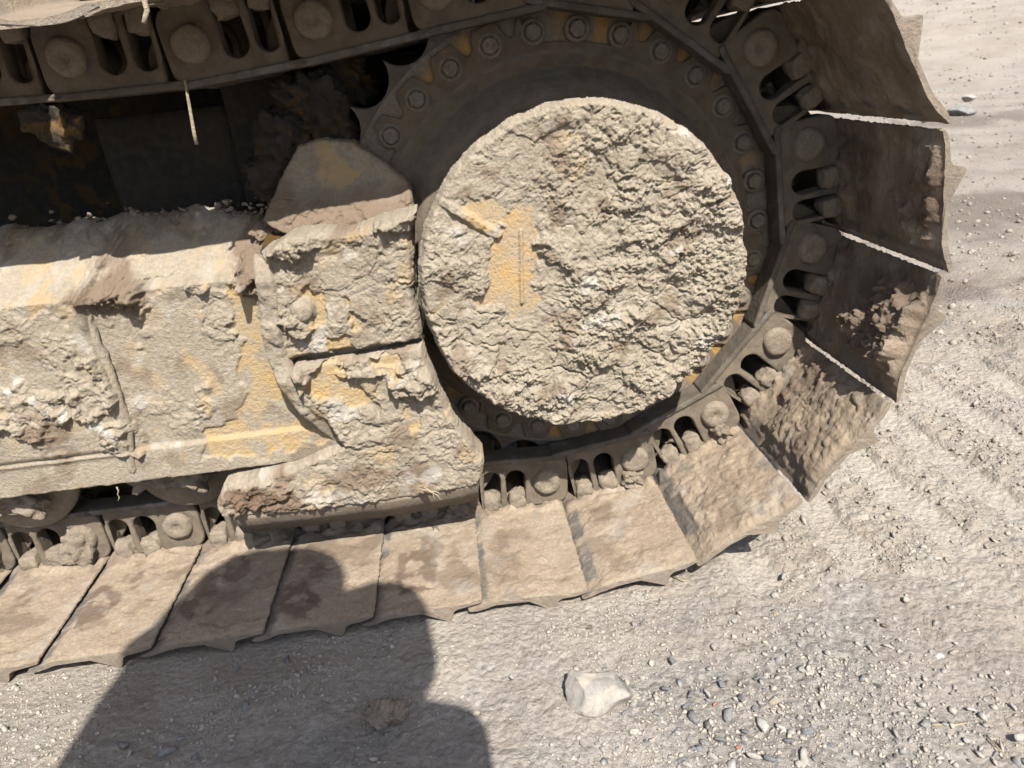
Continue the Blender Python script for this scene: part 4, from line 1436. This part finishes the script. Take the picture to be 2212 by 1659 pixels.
G1 = ('small blue-grey stone in the gravel patch at lower right', 'blue-grey stones of the gravel patch')
G2 = ('dusty pale stone among the blue-grey gravel at lower right', 'pale stones of the gravel patch')
G3 = ('small grey pebble on the ground inside the photographer\'s shadow', 'pebbles in the shadow')
G4 = ('small dusty pebble on bare ground below the grouser prints', 'pebbles below the prints')
G5 = ('small pebble near the bottom right corner of the picture', 'pebbles at the bottom right')
LIST = [
    (533, 1526, 20, 'grey', 'chunky grey stone touching a smaller pebble, inside the dark shadow'),
    (541, 1547, 10, 'grey', 'small grey pebble touching the chunky grey stone in the shadow'),
    (708, 1518, 17, 'grey', 'smooth grey stone in the shadow, just left of the brown clod'),
    (362, 1618, 20, 'grey', 'largest grey stone near the bottom edge inside the shadow'),
    (621, 1418, 18, 'blue', 'long narrow slate sliver lying in the shadow under the track shoes'),
    (267, 1607, 13, 'grey', 'grey stone by the slanting left edge of the shadow, near the bottom'),
    (250, 1445, 9, 'pale', 'pale pebble in sunlight below the leftmost shoes'),
    (868, 1352, 9, 'pale', 'pale pebble right under the shoe edge beside the shadow\'s rounded end'),
    (394, 1597, 11) + ('grey',) + G3, (696, 1578, 11, 'grey') + G3, (704, 1597, 11, 'pale') + G3, (508, 1584, 9, 'pale') + G3, (510, 1441, 10, 'grey') + G3, (281, 1628, 9, 'pale') + G3,
    (604, 1634, 9, 'grey') + G3, (425, 1638, 9, 'grey') + G3, (470, 1490, 8, 'grey') + G3, (640, 1600, 9, 'pale') + G3, (575, 1590, 8, 'grey') + G3, (760, 1450, 8, 'pale') + G3, (810, 1620, 9, 'grey') + G3, (660, 1470, 8, 'grey') + G3,
    (1130, 1359, 11, 'tan', 'tan flat stone on open ground below the middle shoes'),
    (1274, 1355, 9, 'brown', 'brown pebble standing on edge right of the tan flat stone'),
    (1107, 1468, 8, 'white', 'small white chip left of the big white rock'),
    (2001, 1560, 24, 'grey', 'large grey angular stone beside a dry straw at far right'),
    (1982, 1362, 12, 'white', 'bright white cube-like pebble on the right-hand ground'),
    (2030, 1416, 14, 'white', 'flat whitish stone next to a rounder tan one at right'),
    (2061, 1409, 12, 'tan', 'rounded tan stone next to the flat whitish one'),
    (1914, 1351, 12, 'brown', 'dark brown nugget on pale dirt at right'),
    (1741, 1444, 24, 'pale', 'broad pale stone above the gravel patch'),
    (1699, 1458, 16, 'pale', 'pale stone just left of the broad pale one'),
    (1808, 1425, 11, 'pale', 'rounded pale pebble right of the broad pale stone'),
    (1643, 1557, 26, 'white', 'flat whitish wedge-shaped stone in the middle of the gravel patch'),
    (1736, 1638, 24, 'pale', 'large pale block at the bottom edge of the gravel patch'),
    (1580, 1652, 20, 'white', 'whitish stone cut by the bottom edge, left of the large pale block'),
    (1544, 1523, 8, 'orange', 'orange brick chip, the upper of two, in the gravel patch'),
    (1595, 1613, 8, 'orange', 'orange brick chip, the lower of two, in the gravel patch'),
    (1671, 1483, 11, 'tan', 'rounded orange-tan pebble at the top of the gravel patch'),
    (1675, 1511, 22, 'tan', 'oblong tan stone under the rounded orange-tan pebble'),
    (1868, 1458, 14, 'dark', 'dark stone, left of a pair, lower right ground'),
    (1889, 1476, 13, 'dark', 'dark stone, right of a pair, lower right ground'),
    (1931, 1638, 15, 'dark', 'dark stone at the bottom edge right of the gravel'),
    (1949, 1650, 15, 'blue', 'blue-grey stone touching the dark stone at the bottom edge'),
    (1678, 1325, 13, 'tan', 'tan stone between gravel patch and grouser prints'),
    (1678, 1290, 15, 'pale', 'pale bluish flat stone under the nearest grouser print'),
    (2093, 1603, 16, 'pale', 'pale stone low at the far right'),
    (1572, 1539, 19, 'grey') + G1, (1497, 1546, 20, 'blue') + G1, (1601, 1511, 17, 'blue') + G1, (1527, 1564, 16, 'blue') + G1, (1748, 1578, 18, 'blue') + G1, (1485, 1520, 15, 'blue') + G1, (1493, 1500, 13, 'blue') + G1, (1560, 1480, 13, 'blue') + G1,
    (1640, 1462, 13, 'blue') + G1, (1655, 1490, 14, 'blue') + G1, (1700, 1600, 14, 'blue') + G1, (1460, 1580, 15, 'blue') + G1, (1520, 1600, 14, 'grey') + G1, (1440, 1490, 12, 'blue') + G1, (1790, 1610, 13, 'blue') + G1, (1610, 1580, 13, 'blue') + G1,
    (1470, 1640, 15, 'blue') + G1, (1420, 1540, 11, 'grey') + G1, (1450, 1430, 14, 'blue') + G1, (1555, 1595, 12, 'blue') + G1, (1400, 1600, 11, 'blue') + G1, (1665, 1640, 14, 'blue') + G1, (1720, 1520, 12, 'grey') + G1, (1630, 1530, 11, 'blue') + G1,
    (1690, 1571, 14, 'white') + G2, (1759, 1543, 18, 'pale') + G2, (1838, 1578, 17, 'pale') + G2, (1629, 1631, 18, 'pale') + G2, (1541, 1631, 13, 'pale') + G2, (1488, 1648, 14, 'pale') + G2, (1812, 1546, 13, 'grey') + G2, (1800, 1500, 11, 'pale') + G2, (1530, 1500, 12, 'pale') + G2, (1770, 1590, 13, 'tan') + G2, (1690, 1540, 12, 'pale') + G2,
    (1632, 1293, 10, 'white') + G4, (1692, 1251, 10, 'pale') + G4, (1966, 1281, 12, 'pale') + G4, (1587, 1342, 12, 'pale') + G4, (1750, 1340, 9, 'pale') + G4, (1830, 1300, 8, 'pale') + G4, (1880, 1400, 9, 'pale') + G4, (1760, 1390, 10, 'tan') + G4, (1540, 1400, 10, 'pale') + G4,
    (2202, 1596, 15, 'pale') + G5, (2100, 1532, 10, 'white') + G5, (2046, 1634, 10, 'pale') + G5, (2135, 1567, 9, 'tan') + G5, (2190, 1530, 9, 'pale') + G5, (1973, 1469, 12, 'pale') + G5, (2120, 1460, 8, 'pale') + G5, (2150, 1630, 10, 'grey') + G5,
]
LAND = [(533, 1526, 'the chunky grey stone in the shadow'), (708, 1518, 'the smooth grey stone in the shadow'), (362, 1618, 'the largest grey stone in the shadow'), (621, 1418, 'the slate sliver'),
        (829, 1551, 'the brown mud clod'), (1289, 1515, 'the big whitish rock'), (1643, 1557, 'the flat whitish wedge stone'), (1544, 1523, 'the upper orange chip'), (1595, 1613, 'the lower orange chip'),
        (1741, 1444, 'the broad pale stone'), (1675, 1511, 'the oblong tan stone'), (1736, 1638, 'the large pale bottom block'), (2001, 1560, 'the large grey angular stone'), (1982, 1362, 'the white cube-like pebble'),
        (1868, 1458, 'the pair of dark stones'), (1678, 1325, 'the tan stone below the prints'), (1678, 1290, 'the pale bluish flat stone'), (1931, 1638, 'the dark stone at bottom edge'), (1914, 1351, 'the dark brown nugget'), (267, 1607, 'the grey stone by the shadow edge')]
CN = {'grey': 'grey', 'blue': 'blue-grey', 'pale': 'pale dusty', 'white': 'whitish', 'tan': 'tan', 'dark': 'dark', 'brown': 'brown', 'orange': 'orange'}
USED = set()


def where(u, v, col):
    c = []
    for lu, lv, nm in LAND:
        dx, dy = u - lu, v - lv
        a = math.degrees(math.atan2(dy, dx))
        d8 = ['right of', 'below right of', 'below', 'below left of', 'left of', 'above left of', 'above', 'above right of'][int(((a + 22.5) % 360) // 45)]
        c.append((math.hypot(dx, dy), d8, nm))
    for d, d8, nm in sorted(c):
        far = 'just' if d < 55 else 'a short way' if d < 120 else 'well'
        t = '%s pebble %s %s %s' % (CN[col], far, d8, nm)
        if t not in USED:
            USED.add(t)
            return t


for i, e in enumerate(LIST):
    u, v, r, col, lab = e[:5]
    grp = e[5] if len(e) > 5 else None
    if grp:
        lab = where(u, v, col)
    q = atz(u, v + r * 0.3)
    s = r * mpp(u, v) * 1.0
    z = float(gz(q[0], q[1])[0])
    o = link('stone', stone_data(i * 5 + 3, col), None, None, W((q[0], q[1], z + s * 0.06)), (random.uniform(-.35, .35), random.uniform(-.35, .35), random.uniform(0, 6.28)))
    o.scale = (s, s * random.uniform(0.8, 1.15), s * random.uniform(0.8, 1.1))
    tag(o, lab, 'stone', grp)

# the big white rock
V, F = stone_mesh(415, 4, 12, (1.0, 0.46, 0.42))
P3 = V * 1.7
V = V * (1 + 0.16 * fbm(P3 * 1.3, 5, 412) + 0.10 * sstep(-0.05, 0.05, fbm(P3 * 1.1 + 5, 4, 413)) + 0.03 * fbm(P3 * 7, 3, 414))[:, None]
q = atz(1289, 1520)
s = 100 * mpp(1289, 1520)
V = V * (1 + 0.05 * np.abs(fbm(V * 5, 4, 416)))[:, None] * np.array([1.08, 1.0, 1.0])
rk = link('rock', mesh_np('rock', V * s * PITCH, F), mat_stone('white_rock', [], uniform=(0.37, 0.345, 0.305), damt=0.5), None, W((q[0], q[1], float(gz(q[0], q[1])[0]) + 0.05)), (0.18, 0.05, -0.12))
tag(rk, 'big whitish angular rock on the dirt in front of the track', 'rock')
# brown mud clod in the shadow
V, F = stone_mesh(421, 5, 4, (1.0, 0.75, 0.5))
V = V * (0.9 + 0.45 * fbm(V * 1.7, 5, 422) + 0.22 * np.abs(fbm(V * 6, 4, 423)))[:, None]
q = atz(829, 1556)
s = 44 * mpp(829, 1556)
cd = link('mud_clod', mesh_np('mud_clod', V * s * PITCH, F), M['clod'], None, W((q[0], q[1], float(gz(q[0], q[1])[0]) + 0.05)), (0, 0, 0.5))
tag(cd, 'crumbly brown mud clod lying inside the shadow', 'mud clod')
# clod of damp soil far right among churned dirt
V, F = stone_mesh(431, 3, 4, (1.0, 0.6, 0.45))
V = V * (1 + 0.2 * fbm(V * 3, 4, 432))[:, None]
M['farclod'] = mat_stone('far_clods', [(0.40, 0.35, 0.285), (0.33, 0.28, 0.225), (0.44, 0.39, 0.325), (0.26, 0.215, 0.17), (0.38, 0.33, 0.27)], damt=0.3)
for (u, v, r, lab) in ((2075, 250, 30, 'grey dirt clod beside the uppermost right shoe tips'), (2092, 222, 14, 'pale flat stone lying on the distant dirt at upper right')):
    q = atz(u, v)
    s = r * mpp(u, v)
    o = link('mud_clod' if r > 20 else 'stone', mesh_np('clod', V * s * PITCH, F), SM['grey'] if r > 20 else SM['pale'], None, W((q[0], q[1], float(gz(q[0], q[1])[0]))), (0, 0, 0.3))
    tag(o, lab, 'mud clod' if r > 20 else 'stone')

# ---- gravel nobody could count
rg = np.random.default_rng(77)


def gravel(n, x0, x1, y0, y1, lo, hi, pw=2.5, dens=None):
    x = rg.uniform(x0, x1, n)
    y = rg.uniform(y0, y1, n)
    s = lo * (1 - rg.uniform(0, 1, n) * (1 - (lo / hi) ** pw)) ** (-1 / pw)
    if dens is not None:
        k = rg.uniform(0, 1, n) < dens(x, y)
        x, y, s = x[k], y[k], s[k]
    return x, y, s


def clump(x, y):
    P = np.stack([x, y, np.zeros(len(x))], 1)
    return 0.06 + 0.94 * sstep(-0.1, 0.40, fbm(P * 0.8 + 3, 4, 200))


def freearea(x, y):
    return ((y < -1.45) | (x > 7.4)).astype(float)


a0 = gravel(32000, -0.4, 12.2, -4.1, -1.3, 0.005, 0.020, 1.8, lambda x, y: (0.02 + 0.98 * clump(x, y) ** 1.5) * freearea(x, y))
a = gravel(3000, -0.4, 12.2, -4.1, -1.3, 0.018, 0.060, 2.6, lambda x, y: clump(x, y) * freearea(x, y))
b = gravel(2600, 7.4, 13.0, -1.4, 3.5, 0.014, 0.06, 2.4, lambda x, y: clump(x, y) * 0.8)
c = gravel(1700, dpx[0] - 2.6, dpx[0] + 2.2, -4.1, -2.2, 0.016, 0.060, 2.0, lambda x, y: np.clip(sstep(1.75, 0.45, np.hypot((x - dpx[0]) * 0.72, (y - dpx[1]) * 0.95)), 0, 1) * 0.9)
xa, ya, sa = (np.concatenate(t) for t in zip(a, b))
gm = scatter('gravel', xa, ya, gz(xa, ya) + sa * 0.15, sa, PEB, rg, tilt=0.35)
tag(link('gravel', gm, M['gravel']), 'fine loose gravel strewn over the dry dirt', None, kind='stuff')
gm = scatter('grit', a0[0], a0[1], gz(a0[0], a0[1]) + a0[2] * 0.2, a0[2], GRIT, rg, tilt=0.5)
tag(link('grit', gm, M['gravel']), 'fine grit lying all over the dry dirt', None, kind='stuff')
gm = scatter('blue_gravel', c[0], c[1], gz(c[0], c[1]) + c[2] * 0.2, c[2], PEB, rg, tilt=0.4)
tag(link('blue_gravel', gm, M['bluegravel']), 'patch of blue-grey crushed gravel at the lower right', None, kind='stuff')
M['farclod'] = mat_stone('far_clods', [(0.40, 0.35, 0.285), (0.33, 0.28, 0.225), (0.44, 0.39, 0.325), (0.26, 0.215, 0.17), (0.38, 0.33, 0.27)], damt=0.3)
n_ = 26000
az_, di_ = np.radians(rg.uniform(22, 46, n_)), 12 * (170 / 12) ** rg.uniform(0, 1, n_)
ex_, ey_ = 4.5 + di_ * np.sin(az_), -6.6 + di_ * np.cos(az_)
es_ = 0.018 * (1 - rg.uniform(0, 1, n_) * (1 - (0.018 / 0.16) ** 1.9)) ** (-1 / 1.9) * (0.35 + di_ / 60)
k_ = (ex_ > 8.2 + 0.1 * ey_) & (ey_ > -1.0) & (rg.uniform(0, 1, n_) < 0.25 + clump(ex_ * 0.5, ey_ * 0.5))
e_ = (ex_[k_], ey_[k_], es_[k_])
gm = scatter('far_clods', e_[0], e_[1], gz(e_[0], e_[1]) + e_[2] * 0.1, e_[2], GRIT, rg, tilt=0.4)
tag(link('far_clods', gm, M['farclod']), 'scattered clods and stones on the distant dirt behind the track', None, kind='stuff')
# crumbly clods between the prints
d = gravel(3600, 6.6, 12.2, -1.9, 2.3, 0.018, 0.075, 2.2, lambda x, y: 0.9 * np.all([np.abs(x - p_) > 0.2 for p_ in PRINTS], axis=0))
gm = scatter('dirt_clods', d[0], d[1], gz(d[0], d[1]) + d[2] * 0.1, d[2], PEB, rg, tilt=0.5)
M['dirtclod'] = mat_stone('dirt_clods', [(0.44, 0.395, 0.335), (0.40, 0.35, 0.29), (0.46, 0.42, 0.36), (0.36, 0.31, 0.25)], damt=0.3)
tag(link('dirt_clods', gm, M['dirtclod']), 'crumbled dirt clods between the grouser prints', None, kind='stuff')

# ---- straws and roots
for (pts, rad, lab) in (
        ([(2012, 1572), (2040, 1570), (2062, 1573), (2085, 1571)], 0.012, 'dry straw lying beside the large grey angular stone'),
        ([(1455, 1252), (1472, 1260), (1490, 1262)], 0.012, 'short dry straw under the edge of the curved-up shoe'),
        ([(2128, 1598), (2150, 1625), (2175, 1650)], 0.008, 'thin dry stalk near the bottom right corner')):
    P3 = []
    for u, v in pts:
        q = atz(u, v)
        P3.append((q[0], q[1], float(gz(q[0], q[1])[0]) + 0.025))
    o = link('straw', tube_mesh('straw', P3, rad, 5, 0.6), M['straw'])
    tag(o, lab, 'straw')
root = [at(u, v, y) for u, v, y in ((312, -30, -1.50), (313, 5, -1.50), (318, 22, -1.51), (314, 36, -1.50), (311, 50, -1.51))]
o = link('root', tube_mesh('root', root, 0.018, 6, 0.9), M['straw'])
tag(o, 'pale muddy root hanging from the upper shoes at top left', 'root')
root = [at(u, v, -0.05) for u, v in ((399, 172), (405, 205), (412, 245), (419, 285), (425, 312))]
o = link('straw', tube_mesh('straw', root, 0.012, 6, 1.5), M['straw'])
tag(o, 'straight dry stalk hanging below the upper chain into the dark recess', 'straw')
root = [at(u, v, -0.62) for u, v in ((252, 1052), (256, 1060), (254, 1068), (258, 1074), (255, 1082))]
o = link('root', tube_mesh('root', root, 0.008, 5, 0.6), M['straw'])
tag(o, 'thin pale root hanging from the frame edge above the chain', 'root')
for lab, pts in zip(('longest dry rootlet sticking out of the lower guard\'s right end', 'rootlet bending down at the lower guard\'s right end', 'shortest rootlet lying on top of the tuft at the lower guard'), ([(905, 1056), (925, 1060), (945, 1070), (952, 1080)], [(915, 1052), (935, 1064), (938, 1078)], [(920, 1062), (940, 1062), (950, 1066)])):
    pp = [at(u, v, -0.80 - 0.02 * i) for i, (u, v) in enumerate(pts)]
    o = link('straw', tube_mesh('straw', pp, 0.009, 5, 0.5), M['straw'])
    tag(o, lab, 'straw', 'rootlets on the lower guard')

# ------------------------------------------------------------------ the photographer, standing behind the camera
def capsule(p0, p1, r0, r1, seg=14, rings=6):
    p0, p1 = np.array(p0, float), np.array(p1, float)
    t = p1 - p0
    L = np.linalg.norm(t)
    t = t / L
    a = np.cross(t, [0.2, 0.97, 0.1])
    a /= np.linalg.norm(a)
    b = np.cross(t, a)
    V = [p0 - t * r0]
    ringsl = []
    for i in range(1, rings + 1):
        th = PI / 2 * i / rings
        ringsl.append((p0 - t * r0 * math.cos(th), r0 * math.sin(th)))
    for i in range(0, rings):
        th = PI / 2 * i / rings
        ringsl.append((p1 + t * r1 * math.sin(th), r1 * math.cos(th)))
    for c, r in ringsl:
        for k in range(seg):
            w = 2 * PI * k / seg
            V.append(c + r * (math.cos(w) * a + math.sin(w) * b))
    V.append(p1 + t * r1)
    F = []
    n = len(ringsl)
    for k in range(seg):
        k2 = (k + 1) % seg
        F.append((0, 1 + k2, 1 + k))
        F.append((len(V) - 1, 1 + (n - 1) * seg + k, 1 + (n - 1) * seg + k2))
        for i in range(n - 1):
            F.append((1 + i * seg + k, 1 + i * seg + k2, 1 + (i + 1) * seg + k2))
            F.append((1 + i * seg + k, 1 + (i + 1) * seg + k2, 1 + (i + 1) * seg + k))
    return np.array(V), np.array(F)


def fuse(name, caps, voxel):
    Vs, Fs, n = [], [], 0
    for c in caps:
        V, F = capsule(*c)
        Vs.append(V)
        Fs.append(F + n)
        n += len(V)
    me = mesh_np(name, np.concatenate(Vs), np.concatenate(Fs))
    o = bpy.data.objects.new(name, me)
    COL.objects.link(o)
    m = o.modifiers.new('r', 'REMESH')
    m.mode = 'VOXEL'
    m.voxel_size = voxel
    m2 = o.modifiers.new('s', 'SMOOTH')
    m2.iterations = 4
    dg = bpy.context.evaluated_depsgraph_get()
    out = bpy.data.meshes.new_from_object(o.evaluated_get(dg))
    bpy.data.objects.remove(o)
    for p in out.polygons:
        p.use_smooth = True
    out.name = name
    return out


def plain(name, col, rough=0.8):
    t = NT(name)
    t.color(t.mix(t.noise(40, 4), col, tuple(x * 0.7 for x in col)))
    t.value('Roughness', rough)
    t.bump(t.noise(250, 3), 0.2, 0.001)
    return t.m


# metres, relative to a base point on the ground between the feet
PB = W((3.45, -8.0, -0.47))
camr = np.array(camo.location) - PB
hipz, shz = 0.95, 1.50
sL, sR = (-0.165, 0.08, 1.50), (0.195, 0.08, 1.525)
mR = (0.205, 0.08, 1.40)
elL, elR = (-0.245, 0.06, 1.25), (0.262, 0.11, 1.15)
hand = camr + np.array([0.03, -0.05, -0.02])
handL = camr + np.array([-0.09, -0.05, -0.03])
torso = [((0, 0.0, 0.98), (0, 0.02, 1.16), 0.175, 0.165), ((-0.08, 0.02, 1.20), (-0.09, 0.04, 1.44), 0.12, 0.12), ((0.08, 0.02, 1.20), (0.09, 0.04, 1.44), 0.12, 0.12),
         (sL, sR, 0.085, 0.085), ((0, 0.05, 1.50), (-0.01, 0.09, 1.58), 0.07, 0.06),
         (sL, elL, 0.085, 0.062), (elL, tuple(handL + [-0.02, -0.09, -0.01]), 0.060, 0.042), (sR, mR, 0.092, 0.078), (mR, (0.160, 0.08, 1.285), 0.070, 0.045), ((0.160, 0.08, 1.285), elR, 0.045, 0.058), (elR, tuple(hand + [0.02, -0.09, -0.01]), 0.060, 0.042)]
PERSON = empty('person', PB, 'photographer in jacket, trousers and brimmed hat whose shadow falls on the shoes', 'person')
body = torso + [((-0.09, 0, 0.95), (-0.11, 0.01, 0.52), 0.105, 0.065), ((-0.11, 0.01, 0.52), (-0.12, -0.03, 0.10), 0.068, 0.045), ((0.09, 0, 0.95), (0.12, 0.03, 0.52), 0.105, 0.065), ((0.12, 0.03, 0.52), (0.14, 0.0, 0.10), 0.068, 0.045),
                ((-0.12, -0.05, 0.045), (-0.13, 0.14, 0.04), 0.048, 0.042), ((0.14, -0.02, 0.045), (0.16, 0.17, 0.04), 0.048, 0.042),
                ((-0.02, 0.09, 1.585), (-0.025, 0.095, 1.645), 0.085, 0.09), ((-0.02, 0.17, 1.535), (-0.02, 0.13, 1.605), 0.045, 0.06), ((-0.02, 0.185, 1.59), (-0.02, 0.175, 1.615), 0.016, 0.012), ((-0.108, 0.08, 1.585), (-0.112, 0.08, 1.625), 0.018, 0.02), ((0.068, 0.08, 1.585), (0.072, 0.08, 1.625), 0.018, 0.02)]
for hp, sg in ((hand, 1), (handL, -1)):
    body.append((tuple(hp + np.array([0.01 * sg, -0.075, 0])), tuple(hp + np.array([0.0, -0.02, 0.0])), 0.032, 0.028))
    for f in range(4):
        zf = 0.03 - 0.02 * f
        body.append((tuple(hp + [0.02 * sg, -0.02, zf]), tuple(hp + [0.024 * sg, 0.012, zf]), 0.010, 0.009))
        body.append((tuple(hp + [0.024 * sg, 0.012, zf]), tuple(hp + [0.004 * sg, 0.024 - 0.004 * abs(f - 1), zf]), 0.009, 0.008))
    body.append((tuple(hp + [-0.005 * sg, -0.045, 0.02]), tuple(hp + [-0.02 * sg, -0.035, 0.05]), 0.012, 0.009))
bme = fuse('body', body, 0.0085)
zc = np.empty(len(bme.polygons) * 3)
bme.polygons.foreach_get('center', zc)
zc = zc.reshape(-1, 3)
ms = np.zeros(len(zc), int)
handd = np.minimum(np.linalg.norm(zc - hand, axis=1), np.linalg.norm(zc - handL, axis=1))
ms[(zc[:, 2] < 1.0) & (handd > 0.2)] = 1
ms[zc[:, 2] < 0.11] = 2
ms[((zc[:, 2] > 1.55) & (np.abs(zc[:, 0] + 0.02) < 0.125)) | (handd < 0.095)] = 3
for nm, col in (('jacket', (0.10, 0.12, 0.16)), ('trousers', (0.07, 0.075, 0.09)), ('boots', (0.05, 0.035, 0.025)), ('skin', (0.52, 0.33, 0.24))):
    bme.materials.append(plain(nm, col))
bme.polygons.foreach_set('material_index', ms.astype(np.int32))
link('body', bme, None, PERSON)
hatm = lathe('hat', [(p_ / PITCH, q_ / PITCH) for p_, q_ in ((0.0, 0.112), (0.05, 0.108), (0.10, 0.085), (0.122, 0.04), (0.128, 0.0), (0.170, -0.020), (0.178, -0.026), (0.170, -0.028), (0.124, -0.012), (0.115, 0.03), (0.0, 0.098))], 40)
link('hat', hatm, plain('hat_felt', (0.30, 0.24, 0.16)), PERSON, (-0.03, 0.08, 1.655), (PI / 2 - 0.02, -0.22, 0))
ph = curve_plate('phone', rpoly([(-0.075 / PITCH, -0.036 / PITCH), (0.075 / PITCH, -0.036 / PITCH), (0.075 / PITCH, 0.036 / PITCH), (-0.075 / PITCH, 0.036 / PITCH)], 0.05), [], 0.0045 / PITCH, 0.002 / PITCH)
fwd = _R @ np.array([0, 0, -1.0])
pho = link('phone', ph, plain('phone_shell', (0.02, 0.02, 0.022), 0.3), None, np.array(camo.location) - fwd * 0.012 + _R @ np.array([-0.045, -0.02, 0]), (CAMR[0] - PI / 2, CAMR[1], CAMR[2]))
tag(pho, 'black phone held in the photographer\'s hands at the camera position', 'phone')
